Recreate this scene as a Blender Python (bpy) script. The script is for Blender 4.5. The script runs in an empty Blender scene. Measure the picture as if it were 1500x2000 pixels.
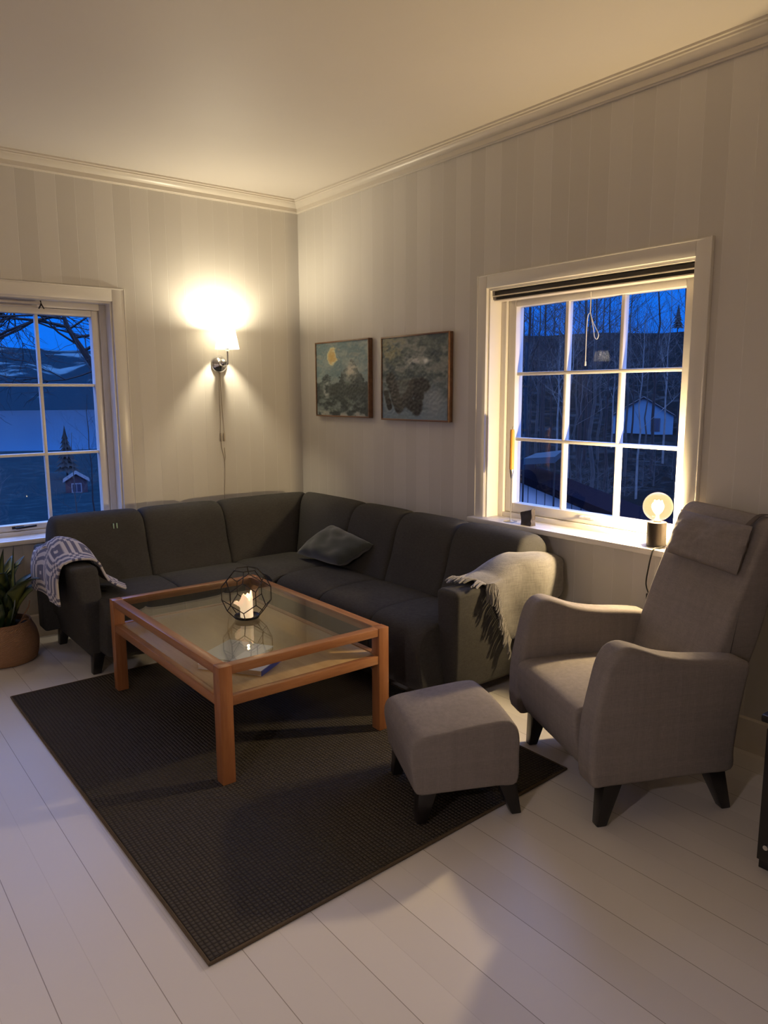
import bpy, bmesh, math, random
import numpy as np
from mathutils import Vector, Matrix, noise
random.seed(7)
sc = bpy.context.scene
COL = sc.collection
R = math.radians
# ------------------------------------------------------------------ camera, world, lights, exposure
F_PX = 1457.4
CAM = Vector((-3.038, -4.8884, 1.5))
YAW, PITCH, ROLL = 0.9064, 0.1583, -0.0044
fw = Vector((math.cos(YAW)*math.cos(PITCH), math.sin(YAW)*math.cos(PITCH), -math.sin(PITCH)))
r0 = Vector((math.sin(YAW), -math.cos(YAW), 0)); u0 = r0.cross(fw)
rr = math.cos(ROLL)*r0 + math.sin(ROLL)*u0
uu = -math.sin(ROLL)*r0 + math.cos(ROLL)*u0
cd = bpy.data.cameras.new('camera'); cam = bpy.data.objects.new('camera', cd); COL.objects.link(cam)
cam.matrix_world = Matrix(((rr.x, uu.x, -fw.x, CAM.x), (rr.y, uu.y, -fw.y, CAM.y), (rr.z, uu.z, -fw.z, CAM.z), (0, 0, 0, 1)))
cd.sensor_fit = 'VERTICAL'; cd.sensor_height = 36.0; cd.lens = 36.0*F_PX/2000.0
cd.clip_start = .05; cd.clip_end = 3000
sc.camera = cam
sc.view_settings.view_transform = 'Standard'; sc.view_settings.look = 'None'
sc.view_settings.gamma = 1; sc.view_settings.use_curve_mapping = False
sc.view_settings.exposure = 0.0
sc.cycles.use_denoising = True
sc.cycles.max_bounces = 10; sc.cycles.diffuse_bounces = 6; sc.cycles.transparent_max_bounces = 12
sc.cycles.sample_clamp_indirect = 4.0
sc.cycles.caustics_reflective = False; sc.cycles.caustics_refractive = False

SKY = [(0.0, (0.004, 0.17, 0.92)), (0.12, (0.004, 0.19, 1.0)), (0.2, (0.08, 0.36, 1.4)), (0.5, (1.1, 1.9, 5.2)), (1.0, (1.5, 2.6, 6.4))]
w = bpy.data.worlds.new('dusk_sky'); sc.world = w; w.use_nodes = True
nt = w.node_tree; nt.nodes.clear()
tc = nt.nodes.new('ShaderNodeTexCoord'); sx = nt.nodes.new('ShaderNodeSeparateXYZ')
cr = nt.nodes.new('ShaderNodeValToRGB'); bg = nt.nodes.new('ShaderNodeBackground'); ow = nt.nodes.new('ShaderNodeOutputWorld')
nt.links.new(tc.outputs['Generated'], sx.inputs[0]); nt.links.new(sx.outputs['Z'], cr.inputs[0])
while len(cr.color_ramp.elements) < len(SKY): cr.color_ramp.elements.new(0.5)
for e, (p, c) in zip(cr.color_ramp.elements, SKY): e.position = p; e.color = (c[0], c[1], c[2], 1)
nt.links.new(cr.outputs[0], bg.inputs[0]); bg.inputs[1].default_value = 1.0
nt.links.new(bg.outputs[0], ow.inputs[0])

P_SCONCE, P_LAMP, P_PENDANT, P_LEFTLAMP, P_CANDLE = 30.0, 98.0, 54.0, 5.0, 0.15
WARM = (1.0, 0.86, 0.60); AMBER = (1.0, 0.78, 0.46)

# ------------------------------------------------------------------ object helpers
def sl(c):   # sRGB 0-255 -> linear
    return tuple(((v/255)/12.92 if v/255 <= .04045 else ((v/255+.055)/1.055)**2.4) for v in c)
def thing(name, label, cat, loc=(0, 0, 0), rz=0.0, group=None, kind=None):
    o = bpy.data.objects.new(name, None); COL.objects.link(o)
    o.location = loc; o.rotation_euler = (0, 0, rz); o.empty_display_size = .1
    if label: o['label'] = label
    if cat: o['category'] = cat
    if group: o['group'] = group
    if kind: o['kind'] = kind
    return o
def tag(o, label, cat, group=None, kind=None):
    o['label'] = label; o['category'] = cat
    if group: o['group'] = group
    if kind: o['kind'] = kind
    return o
def abs_loc(o):
    v = Vector(o.location)
    while o.parent: o = o.parent; v = v + Vector(o.location)
    return v
def obj(name, bm, m, parent=None, world=True, smooth=True, angle=40, label=None):
    """link bm as ONE mesh; world=True: coordinates are world, shifted to the parent's origin"""
    if isinstance(bm, bmesh.types.BMesh):
        me = bpy.data.meshes.new(name)
        bmesh.ops.recalc_face_normals(bm, faces=bm.faces)
        bm.to_mesh(me); bm.free()
    else: me = bm
    me.materials.append(m)
    o = bpy.data.objects.new(name, me); COL.objects.link(o)
    if parent:
        o.parent = parent
        if world: me.transform(Matrix.Translation(-abs_loc(parent)))
    elif world:   # origin at the base centre
        vs = [v.co for v in me.vertices]
        c = Vector(((min(v.x for v in vs)+max(v.x for v in vs))/2, (min(v.y for v in vs)+max(v.y for v in vs))/2, min(v.z for v in vs)))
        me.transform(Matrix.Translation(-c)); o.location = c
    if smooth:
        me.shade_smooth()
        try: me.set_sharp_from_angle(angle=R(angle))
        except Exception: pass
    if label: o['label'] = label
    return o
def struct(name, bm, m, **k):
    o = obj(name, bm, m, **k)
    if o.parent is None: o['kind'] = 'structure'
    return o
def NB(): return bmesh.new()
def hexa(bm, c, bev=0, seg=3):
    """c: 8 corners: bottom 4 (ccw) then top 4"""
    vs = [bm.verts.new(p) for p in c]
    fs = [bm.faces.new([vs[i] for i in f]) for f in ((3, 2, 1, 0), (4, 5, 6, 7), (0, 1, 5, 4), (1, 2, 6, 5), (2, 3, 7, 6), (3, 0, 4, 7))]
    if bev:
        es = list({e for f in fs for e in f.edges})
        bmesh.ops.bevel(bm, geom=es, offset=bev, segments=seg, profile=.5, affect='EDGES')
    return bm
def box(bm, x0, x1, y0, y1, z0, z1, bev=0, seg=2):
    x0, x1 = min(x0, x1), max(x0, x1); y0, y1 = min(y0, y1), max(y0, y1)
    return hexa(bm, [(x0, y0, z0), (x1, y0, z0), (x1, y1, z0), (x0, y1, z0), (x0, y0, z1), (x1, y0, z1), (x1, y1, z1), (x0, y1, z1)], bev, seg)
def tube(bm, pts, rad, n=8, closed=False, caps=True):
    pts = [Vector(p) for p in pts]; rings = []; m = len(pts)
    rads = rad if isinstance(rad, (list, tuple)) else [rad]*m
    prev = None
    for i, p in enumerate(pts):
        if closed: t = pts[(i+1) % m]-pts[i-1]
        else: t = pts[min(i+1, m-1)]-pts[max(i-1, 0)]
        t.normalize()
        a = prev if prev is not None else (Vector((0, 0, 1)) if abs(t.z) < .9 else Vector((1, 0, 0)))
        a = (a-t*a.dot(t))
        if a.length < 1e-6: a = t.orthogonal()
        a.normalize(); b = t.cross(a); prev = a
        rings.append([bm.verts.new(p+rads[i]*(math.cos(2*math.pi*k/n)*a+math.sin(2*math.pi*k/n)*b)) for k in range(n)])
    for i in range(m if closed else m-1):
        A, B = rings[i], rings[(i+1) % m]
        for k in range(n): bm.faces.new((A[k], A[(k+1) % n], B[(k+1) % n], B[k]))
    if caps and not closed:
        bm.faces.new(rings[0][::-1]); bm.faces.new(rings[-1])
    return bm
def lathe(bm, prof, c=(0, 0, 0), n=32, ax=None):
    """prof: (r,z) list; ax: optional 3x3 matrix"""
    c = Vector(c); rings = []
    for r, z in prof:
        if r < 1e-5: v = Vector((0, 0, z)); rings.append([bm.verts.new(c+(ax @ v if ax else v))]); continue
        ring = []
        for k in range(n):
            v = Vector((r*math.cos(2*math.pi*k/n), r*math.sin(2*math.pi*k/n), z))
            ring.append(bm.verts.new(c+(ax @ v if ax else v)))
        rings.append(ring)
    for A, B in zip(rings, rings[1:]):
        if len(A) == 1 and len(B) == 1: continue
        for k in range(n):
            k2 = (k+1) % n
            if len(A) == 1: bm.faces.new((A[0], B[k2], B[k]))
            elif len(B) == 1: bm.faces.new((A[k], A[k2], B[0]))
            else: bm.faces.new((A[k], A[k2], B[k2], B[k]))
    return bm
def spline(pts, n=8, closed=False):
    """Catmull-Rom through points (any dimension)"""
    P = [np.array(p, float) for p in pts]; m = len(P); out = []
    rng = range(m) if closed else range(m-1)
    for i in rng:
        if closed: a, b, c, d = P[i-1], P[i], P[(i+1) % m], P[(i+2) % m]
        else: a, b, c, d = P[max(i-1, 0)], P[i], P[i+1], P[min(i+2, m-1)]
        for k in range(n):
            t = k/n
            out.append(.5*((2*b)+(-a+c)*t+(2*a-5*b+4*c-d)*t*t+(-a+3*b-3*c+d)*t**3))
    if not closed: out.append(P[-1])
    return out
def grid_surf(bm, G, closed_u=False):
    """G[i][j] of coordinates -> quads; returns verts"""
    V = [[bm.verts.new(p) for p in row] for row in G]
    m = len(V); n = len(V[0])
    for i in range(m-1):
        for j in range(n if closed_u else n-1):
            j2 = (j+1) % n
            bm.faces.new((V[i][j], V[i+1][j], V[i+1][j2], V[i][j2]))
    return V
def loft(bm, sections):
    """closed sections (same count) lofted with fan-capped ends"""
    V = grid_surf(bm, sections, True)
    for ring, s in ((V[0], 1), (V[-1], -1)):
        bm.faces.new(ring if s < 0 else ring[::-1])
    return V
def extrude_profile(bm, prof, place, ts, inset=None):
    """prof: closed 2D list; place(a,b,t)->3D; ts: stations; inset(t)-> scale toward centroid (metres)"""
    P = [np.array(p, float) for p in prof]; c = sum(P)/len(P)
    secs = []
    for t in ts:
        e = inset(t) if inset else 0
        s = []
        for p in P:
            d = p-c; L = np.linalg.norm(d)
            q = c+d*max(0, (L-e)/L)
            s.append(place(q[0], q[1], t))
        secs.append(s)
    return loft(bm, secs)
def round_ts(a, b, r, n=5):
    """stations with rounded ends; returns (pos, inset) pairs"""
    out = []
    L = b-a; sgn = 1 if L > 0 else -1
    for k in range(n+1):
        th = math.pi/2*k/n
        out.append((a+sgn*r*(1-math.cos(th)) if False else a+sgn*r*(1-math.cos(math.pi/2*k/n)), r*(1-math.sin(math.pi/2*k/n))))
    m = 8
    for k in range(1, m): out.append((a+sgn*r+(L-2*sgn*r)*k/m, 0))
    for k in range(n+1):
        out.append((b-sgn*r*(1-math.cos(math.pi/2*(n-k)/n)), r*(1-math.sin(math.pi/2*(n-k)/n))))
    return out
def mesh_col(bm_or_me, name, fn, uvs):
    """store per-vertex colour attribute 'Col' from list"""
    at = bm_or_me.color_attributes.new('Col', 'FLOAT_COLOR', 'POINT')
    for i, c in enumerate(uvs): at.data[i].color = (c[0], c[1], c[2], 1)

# ------------------------------------------------------------------ materials
class NT:
    def __init__(s, name):
        s.m = bpy.data.materials.new(name); s.m.use_nodes = True; s.t = s.m.node_tree
        s.b = s.t.nodes['Principled BSDF']; s.o = s.t.nodes['Material Output']
    def n(s, typ, **k):
        x = s.t.nodes.new('ShaderNode'+typ)
        for a, v in k.items(): setattr(x, a, v)
        return x
    def l(s, a, b): s.t.links.new(a, b)
    def math(s, op, a, b=None, c=None):
        x = s.n('Math', operation=op)
        for i, v in enumerate((a, b, c)):
            if v is None: continue
            if isinstance(v, (int, float)): x.inputs[i].default_value = v
            else: s.l(v, x.inputs[i])
        return x.outputs[0]
    def mix(s, f, a, b):
        x = s.n('Mix', data_type='RGBA')
        for i, v in ((0, f), (6, a), (7, b)):
            if isinstance(v, (int, float)): x.inputs[i].default_value = v
            elif isinstance(v, tuple): x.inputs[i].default_value = (v[0], v[1], v[2], 1)
            else: s.l(v, x.inputs[i])
        return x.outputs[2]
    def coord(s, kind='Object'):
        return s.n('TexCoord').outputs[kind]
    def noise(s, vec, scale, detail=3, rough=.5):
        x = s.n('TexNoise'); x.inputs['Scale'].default_value = scale; x.inputs['Detail'].default_value = detail; x.inputs['Roughness'].default_value = rough
        if vec is not None: s.l(vec, x.inputs['Vector'])
        return x.outputs['Fac']
    def mapping(s, vec, scale=(1, 1, 1), rot=(0, 0, 0), loc=(0, 0, 0)):
        x = s.n('Mapping'); x.inputs['Scale'].default_value = scale; x.inputs['Rotation'].default_value = rot; x.inputs['Location'].default_value = loc
        s.l(vec, x.inputs[0]); return x.outputs[0]
    def bump(s, h, strength=.3, dist=.01):
        x = s.n('Bump'); x.inputs['Strength'].default_value = strength; x.inputs['Distance'].default_value = dist
        s.l(h, x.inputs['Height']); s.l(x.outputs[0], s.b.inputs['Normal'])
    def base(s, v):
        if isinstance(v, tuple): s.b.inputs['Base Color'].default_value = (v[0], v[1], v[2], 1)
        else: s.l(v, s.b.inputs['Base Color'])
    def set(s, **k):
        for a, v in k.items(): s.b.inputs[a.replace('_', ' ')].default_value = v
        return s
def plain(name, c, rough=.5, metal=0, var=.08, scale=30, bump=0, **k):
    t = NT(name); f = t.noise(t.coord(), scale)
    t.base(t.mix(f, tuple(v*(1-var) for v in c), tuple(min(1, v*(1+var)) for v in c)))
    t.set(Roughness=rough, Metallic=metal)
    if bump: t.bump(f, bump, .005)
    for a, v in k.items(): t.b.inputs[a.replace('_', ' ')].default_value = v
    return t.m
def fabric(name, c, scale=500, var=.25, bump=.25, rough=.95, sheen=.0, plaid=0.0):
    t = NT(name); co = t.coord()
    w1 = t.noise(t.mapping(co, (1, 1, .12)), scale, 2); w2 = t.noise(t.mapping(co, (.12, .12, 1)), scale, 2)
    h = t.math('MULTIPLY', t.math('ADD', w1, w2), .5)
    big = t.noise(co, 6, 3)
    f = t.math('ADD', t.math('MULTIPLY', h, .8), t.math('MULTIPLY', big, .2))
    if plaid:
        b1 = t.noise(t.mapping(co, (1, 1, .01)), 38, 3, .7); b2 = t.noise(t.mapping(co, (.01, .01, 1)), 38, 3, .7)
        f = t.math('ADD', f, t.math('MULTIPLY', t.math('ADD', t.math('SUBTRACT', b1, .5), t.math('SUBTRACT', b2, .5)), plaid))
    rmp = t.n('MapRange'); rmp.inputs[1].default_value = .3; rmp.inputs[2].default_value = .7; t.l(f, rmp.inputs[0])
    t.base(t.mix(rmp.outputs[0], tuple(v*(1-var) for v in c), tuple(v*(1+var) for v in c)))
    t.set(Roughness=rough); t.b.inputs['Sheen Weight'].default_value = sheen; t.b.inputs['Specular IOR Level'].default_value = .1
    t.bump(h, bump, .002)
    return t.m
def wood(name, c1, c2, axis='X', rough=.35):
    t = NT(name); co = t.coord()
    s = {'X': (1.2, 14, 14), 'Y': (14, 1.2, 14), 'Z': (14, 14, 1.2)}[axis]
    mp = t.mapping(co, s)
    f = t.noise(mp, 2.0, 6, .6); g = t.noise(t.mapping(co, tuple(v*4 for v in s)), 3.0, 3, .6)
    f2 = t.math('ADD', t.math('MULTIPLY', f, .75), t.math('MULTIPLY', g, .25))
    rmp = t.n('MapRange'); rmp.inputs[1].default_value = .35; rmp.inputs[2].default_value = .65; t.l(f2, rmp.inputs[0])
    t.base(t.mix(rmp.outputs[0], c1, c2)); t.set(Roughness=rough); t.bump(f2, .05, .002)
    return t.m
def attr_mat(name, rough=.8, bump=.3, scale=300, sheen=0, gain=1.0, mf=.35):
    t = NT(name); a = t.n('Attribute'); a.attribute_name = 'Col'
    h = t.noise(t.coord(), scale, 3)
    t.base(t.mix(t.math('MULTIPLY', h, mf), a.outputs['Color'], (0.02, 0.02, 0.02)))
    t.set(Roughness=rough); t.b.inputs['Sheen Weight'].default_value = sheen; t.bump(h, bump, .003)
    return t.m
def board_wall(name, axis, width=.112):
    """painted vertical panelling: boards of equal width, faint groove and tone per board"""
    t = NT(name); g = t.n('NewGeometry'); s = t.n('SeparateXYZ'); t.l(g.outputs['Position'], s.inputs[0])
    a = s.outputs[axis]
    q = t.math('DIVIDE', a, width); fr = t.math('FRACT', q); fl = t.math('FLOOR', q)
    wn = t.n('TexWhiteNoise', noise_dimensions='1D'); t.l(fl, wn.inputs['W'])
    groove = t.math('LESS_THAN', t.math('ABSOLUTE', t.math('SUBTRACT', fr, .5)), .485)
    tone = t.mix(wn.outputs['Value'], (.57, .545, .51), (.65, .625, .59))
    c = t.mix(groove, (.70, .68, .65), tone)  # groove lines coloured lighter, their highlight put into the paint
    st = t.noise(t.mapping(g.outputs['Position'], (8, 8, .4)), 3, 3)
    t.base(t.mix(t.math('MULTIPLY', st, .25), c, (.55, .525, .49)))
    t.set(Roughness=.45)
    tr = t.n('MapRange'); tr.inputs[1].default_value = .485; tr.inputs[2].default_value = .5
    t.l(t.math('ABSOLUTE', t.math('SUBTRACT', fr, .5)), tr.inputs[0]); inv = t.math('SUBTRACT', 1, tr.outputs[0])
    t.bump(t.math('ADD', inv, t.math('MULTIPLY', st, .15)), .35, .003)
    return t.m
M = {}
M['wall_l'] = board_wall('painted_panelling_left', 'X'); M['wall_r'] = board_wall('painted_panelling_right', 'Y')
M['wall_o'] = plain('painted_wall', (.60, .55, .48), .6)
M['ceiling'] = plain('ceiling_paint', (.64, .60, .555), .6, var=.02, scale=3)
M['trim'] = plain('trim_paint', (.66, .61, .54), .35, var=.03, scale=20)
M['white'] = plain('window_paint', (.74, .71, .66), .3, var=.02, scale=15)
def floor_mat():
    t = NT('white_floorboards'); g = t.n('NewGeometry'); s = t.n('SeparateXYZ'); t.l(g.outputs['Position'], s.inputs[0])
    q = t.math('DIVIDE', t.math('ADD', s.outputs['X'], 1.994), .114); fr = t.math('FRACT', q); fl = t.math('FLOOR', q)
    wn = t.n('TexWhiteNoise', noise_dimensions='1D'); t.l(fl, wn.inputs['W'])
    d = t.math('ABSOLUTE', t.math('SUBTRACT', fr, .5))
    gap = t.math('GREATER_THAN', d, .490)
    # alternate seams are tight and hardly visible
    odd = t.math('ABSOLUTE', t.math('MODULO', t.math('ROUND', q), 2))
    vis = t.math('MULTIPLY', gap, t.math('SUBTRACT', 1, t.math('MULTIPLY', odd, .8)))
    tone = t.mix(wn.outputs['Value'], (.66, .635, .625), (.73, .705, .69))
    sm = t.noise(g.outputs['Position'], 5, 4); c = t.mix(t.math('MULTIPLY', sm, .25), tone, (.62, .59, .575))
    n2 = t.noise(t.mapping(g.outputs['Position'], (1, .8, 1)), 9, 5, .75)
    chip = t.math('GREATER_THAN', n2, .735)
    c = t.mix(chip, c, (.34, .30, .28))
    t.base(t.mix(vis, c, (.30, .27, .25))); t.set(Roughness=.38)
    t.bump(t.math('SUBTRACT', sm, t.math('MULTIPLY', vis, 2)), .12, .003)
    return t.m
M['floor'] = floor_mat()
def rug_mat():
    t = NT('woven_rug'); g = t.n('NewGeometry'); s = t.n('SeparateXYZ'); t.l(g.outputs['Position'], s.inputs[0])
    k = 2*math.pi/.030
    wob = t.math('MULTIPLY', t.noise(g.outputs['Position'], 14, 2), .006)
    sxx = t.math('SINE', t.math('MULTIPLY', t.math('ADD', s.outputs['X'], wob), k)); syy = t.math('SINE', t.math('MULTIPLY', t.math('ADD', s.outputs['Y'], wob), k))
    chk = t.math('MULTIPLY', sxx, syy)
    h = t.math('POWER', t.math('ABSOLUTE', chk), .6)
    fine = t.noise(g.outputs['Position'], 260, 3, .7)
    hh = t.math('ADD', h, t.math('MULTIPLY', fine, .25))
    big = t.noise(g.outputs['Position'], 1.5, 2)
    dark = t.mix(big, (.022, .019, .016), (.030, .025, .021)); lit = t.mix(fine, (.050, .042, .035), (.10, .083, .068))
    t.base(t.mix(h, dark, lit)); t.set(Roughness=.9); t.b.inputs['Specular IOR Level'].default_value = .25
    t.bump(hh, .9, .006)
    return t.m
M['rug'] = rug_mat(); M['rug_edge'] = fabric('rug_binding', (.10, .075, .05))
M['sofa'] = fabric('charcoal_wool', (.052, .0505, .048), 420, .3, .3)
M['arm'] = fabric('taupe_linen', (.215, .193, .182), 420, .16, .3, plaid=.35)
M['pillow_dark'] = fabric('dark_green_velvet', (.060, .068, .060), 250, .15, .12, sheen=.4)
M['throw'] = fabric('grey_wool_throw', (.15, .142, .132), 180, .30, .6, sheen=.35)
M['black'] = plain('black_lacquer', (.010, .009, .009), .3)
M['frame_wood'] = wood('cherry_wood', (.27, .108, .040), (.41, .19, .078), 'X', .33)
M['frame_wood_y'] = wood('cherry_wood_y', (.25, .098, .038), (.38, .175, .072), 'Y', .33)
M['frame_wood_z'] = wood('cherry_wood_z', (.25, .092, .034), (.38, .160, .062), 'Z', .33)
M['shelf_wood'] = wood('beech_veneer', (.40, .26, .12), (.50, .34, .17), 'Y', .4)
M['chrome'] = plain('chrome', (.75, .75, .76), .08, 1.0, .01)
M['steel'] = plain('brushed_steel', (.55, .55, .54), .28, 1.0, .05)
M['iron'] = plain('black_iron', (.02, .016, .014), .5, .6)
M['cord_black'] = plain('black_cable', (.012, .012, .012), .5)
M['cord_clear'] = plain('pale_cable', (.45, .38, .30), .5)
M['stone'] = plain('dark_stone', (.055, .045, .04), .45, 0, .5, 40, .4)
M['candle_amber'] = plain('amber_beeswax', (.75, .36, .07), .45, 0, .05, Subsurface_Weight=.0)
M['basket'] = None
def glass(name, tint=(1, 1, 1), rough=0.0, ior=1.5, refl=1.0):
    t = NT(name); t.t.nodes.remove(t.b)
    tr = t.n('BsdfTransparent'); tr.inputs[0].default_value = (*tint, 1); gl = t.n('BsdfGlossy'); gl.inputs['Roughness'].default_value = rough
    fr = t.n('Fresnel'); mx = t.n('MixShader'); gb = t.n('NewGeometry')   # same reflectance from both sides of the sheet
    t.l(t.math('ADD', t.math('MULTIPLY', gb.outputs['Backfacing'], 1/ior-ior), ior), fr.inputs['IOR'])
    if refl != 1: t.l(t.math('MULTIPLY', fr.outputs[0], refl), mx.inputs[0])
    else: t.l(fr.outputs[0], mx.inputs[0])
    t.l(tr.outputs[0], mx.inputs[1]); t.l(gl.outputs[0], mx.inputs[2]); t.l(mx.outputs[0], t.o.inputs[0])
    return t.m
M['pane'] = glass('window_glass', (.95, .97, .98), 0, 1.45, .5)
M['tableglass'] = glass('table_glass', (.93, .95, .91), 0.0, 1.62)
M['bulbglass'] = glass('bulb_glass', (.98, .92, .80), 0, 1.35)
_t = M['bulbglass'].node_tree; _o = _t.nodes['Material Output']; _m = _o.inputs[0].links[0].from_socket
_e = _t.nodes.new('ShaderNodeEmission'); _e.inputs[0].default_value = (1, .70, .33, 1); _e.inputs[1].default_value = .55
_a = _t.nodes.new('ShaderNodeAddShader'); _t.links.new(_m, _a.inputs[0]); _t.links.new(_e.outputs[0], _a.inputs[1]); _t.links.new(_a.outputs[0], _o.inputs[0])
def emis(name, c, s):
    t = NT(name); t.t.nodes.remove(t.b); e = t.n('Emission'); e.inputs[0].default_value = (*c, 1); e.inputs[1].default_value = s
    t.l(e.outputs[0], t.o.inputs[0]); return t.m
def shade_mat():
    t = NT('lampshade_fabric'); t.t.nodes.remove(t.b)
    d = t.n('BsdfDiffuse'); d.inputs[0].default_value = (.85, .82, .75, 1); tl = t.n('BsdfTranslucent'); tl.inputs[0].default_value = (.95, .93, .85, 1)
    f = t.noise(t.mapping(t.coord(), (40, 40, 2)), 5); mx = t.n('MixShader'); t.l(t.math('ADD', t.math('MULTIPLY', f, .06), .72), mx.inputs[0])
    t.l(d.outputs[0], mx.inputs[1]); t.l(tl.outputs[0], mx.inputs[2]); tp = t.n('BsdfTransparent'); m2 = t.n('MixShader'); m2.inputs[0].default_value = .22
    t.l(mx.outputs[0], m2.inputs[1]); t.l(tp.outputs[0], m2.inputs[2]); t.l(m2.outputs[0], t.o.inputs[0]); return t.m
M['shade'] = shade_mat()
def point(name, loc, power, color, rad=.02, parent=None):
    l = bpy.data.lights.new(name, 'POINT'); l.energy = power; l.color = color; l.shadow_soft_size = rad
    o = bpy.data.objects.new(name, l); COL.objects.link(o)
    o.location = loc
    if parent: o.parent = parent; o.location = Vector(loc)-abs_loc(parent)
    return o

# ------------------------------------------------------------------ room shell
H = 2.875; X0, Y0 = -4.9, -6.6; WT = .22
bm = NB(); box(bm, X0, WT, Y0, WT, -.15, 0); struct('floor', bm, M['floor'], smooth=False)
bm = NB(); box(bm, X0, WT, Y0, WT, H, H+.15); struct('ceiling', bm, M['ceiling'], smooth=False)
# openings
LX0, LX1, LZ0, LZ1 = -2.56, -1.391, .63, 2.075
RY0, RY1, RZ0, RZ1 = -3.146, -1.946, .80, 2.055
bm = NB(); box(bm, X0, LX0, 0, WT, 0, H); box(bm, LX1, WT, 0, WT, 0, H); box(bm, LX0, LX1, 0, WT, 0, LZ0); box(bm, LX0, LX1, 0, WT, LZ1, H)
struct('wall_left', bm, M['wall_l'], smooth=False)
bm = NB(); box(bm, 0, WT, Y0, RY0, 0, H); box(bm, 0, WT, RY1, 0, 0, H); box(bm, 0, WT, RY0, RY1, 0, RZ0); box(bm, 0, WT, RY0, RY1, RZ1, H)
struct('wall_right', bm, M['wall_r'], smooth=False)
bm = NB(); box(bm, X0-WT, X0, Y0-WT, WT, -.1, H+.1); struct('wall_west', bm, M['wall_o'], smooth=False)
bm = NB(); box(bm, X0, WT, Y0-WT, Y0, -.1, H+.1); struct('wall_back', bm, M['wall_o'], smooth=False)
# baseboards
def molding(name, prof, axis, a0, a1):
    bm = NB(); s = []
    for a in (a0, a1):
        e = a
        s.append([((a if a < -.5 else -d), -d, z) if axis == 'X' else (-d, (a if a < -.5 else -d), z) for d, z in prof])
    loft(bm, s); return struct(name, bm, M['trim'], angle=25)
bp = [(0, 0), (.018, 0), (.018, .125), (.014, .137), (.006, .143), (0, .143)]
molding('baseboard_left', bp, 'X', X0, 0); molding('baseboard_right', bp, 'Y', Y0, 0)
cp = [(0, H), (.062, H), (.062, H-.010), (.054, H-.013), (.054, H-.021), (.047, H-.024), (.044, H-.032), (.036, H-.042), (.025, H-.050), (.018, H-.053), (.018, H-.078), (.012, H-.081), (.010, H-.086), (0, H-.086)]
molding('trim_1', cp, 'X', X0, 0); molding('trim_2', cp, 'Y', Y0, 0)

# windows : built in a wall frame (a = along wall, d = outward depth, z)
def window(name, mp, A0, A1, Z0, Z1, G0, G1, GZ0, GZ1, sill, casing_w, nx, label, silld=(.08, .03), no_left=False):
    """mp(a,d,z)->xyz ; A0<A1 opening ; G glass extents"""
    root = thing(name, label, None, mp((A0+A1)/2, 0, Z0), kind='structure')
    def mb(name, boxes, m, par=root, bev=.003, lab=None, smooth=True):
        bm = NB()
        for (a0, a1, d0, d1, z0, z1) in boxes:
            p = mp(a0, d0, z0); q = mp(a1, d1, z1)
            box(bm, p[0], q[0], p[1], q[1], z0, z1, bev, 2)
        return obj(name, bm, m, par, label=lab, smooth=smooth)
    cw = casing_w
    mb('casing', [(A0-cw, A0, -.022, 0, Z0-.02, Z1+cw), (A1, A1+cw, -.022, 0, Z0-.02, Z1+cw), (A0, A1, -.022, 0, Z1, Z1+cw),
                  (A0-cw-.006, A0-cw+.002, -.025, 0, Z0-.02, Z1+cw+.008), (A1+cw-.002, A1+cw+.006, -.025, 0, Z0-.02, Z1+cw+.008), (A0-cw, A1+cw, -.025, 0, Z1+cw-.002, Z1+cw+.006)], M['white'])
    # jamb lining
    mb('jamb_lining', [(A0, A0+.012, -.004, .20, Z0, Z1), (A1-.012, A1, -.004, .20, Z0, Z1), (A0+.012, A1-.012, -.004, .20, Z1-.012, Z1)], M['white'], bev=0)
    # outer frame
    f0 = .022
    mb('outer_frame', [(A0+.012, A0+.05, .085, .20, Z0, Z1-.012), (A1-.05, A1-.012, .085, .20, Z0, Z1-.012), (A0+.05, A1-.05, .085, .20, Z1-.05, Z1-.012), (A0+.05, A1-.05, .085, .20, Z0, Z0+.03)], M['white'])
    sa = mb('sash', [(A0+.052, G0, .102, .165, Z0+.032, Z1-.052), (G1, A1-.052, .102, .165, Z0+.032, Z1-.052), (G0, G1, .102, .165, GZ1, Z1-.052), (G0, G1, .102, .165, Z0+.032, GZ0)], M['white'], bev=.004)
    wpane = (G1-G0)/3; hp = (GZ1-GZ0)/3
    for k in (1, 2):
        mb('muntin', [(G0+k*wpane-.0095, G0+k*wpane+.0095, .118, .155, GZ0, GZ1)], M['white'], sa)
    for k in (1, 2):
        mb('muntin', [(G0, G1, .1175, .154, GZ0+k*hp-.009, GZ0+k*hp+.009)], M['white'], sa)
    bm = NB(); p = mp(G0-.004, .134, 0); q = mp(G1+.004, .139, 0); box(bm, p[0], q[0], p[1], q[1], GZ0-.004, GZ1+.004)
    obj('pane', bm, M['pane'], sa, smooth=False)
    s0, s1, st = sill
    mb('sill', [(s0, s1, -silld[0], 0, st-.028, st), (A0, A1, 0, .10, st-.028, st)], M['white'], bev=.004)
    return root, mb
mpL = lambda a, d, z: (a, d, z)
mpR = lambda a, d, z: (d, a, z)
w1, mb1 = window('window_1', mpL, LX0, LX1, LZ0, LZ1, -2.463, -1.488, .700, 1.985, (LX0-.14, LX1+.14, .635), .075, 3, None)
w2, mb2 = window('window_2', mpR, RY0, RY1, RZ0, RZ1, -3.040, -2.052, .885, 1.957, (RY0-.14, RY1+.07, .803), .065, 3, None)
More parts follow.
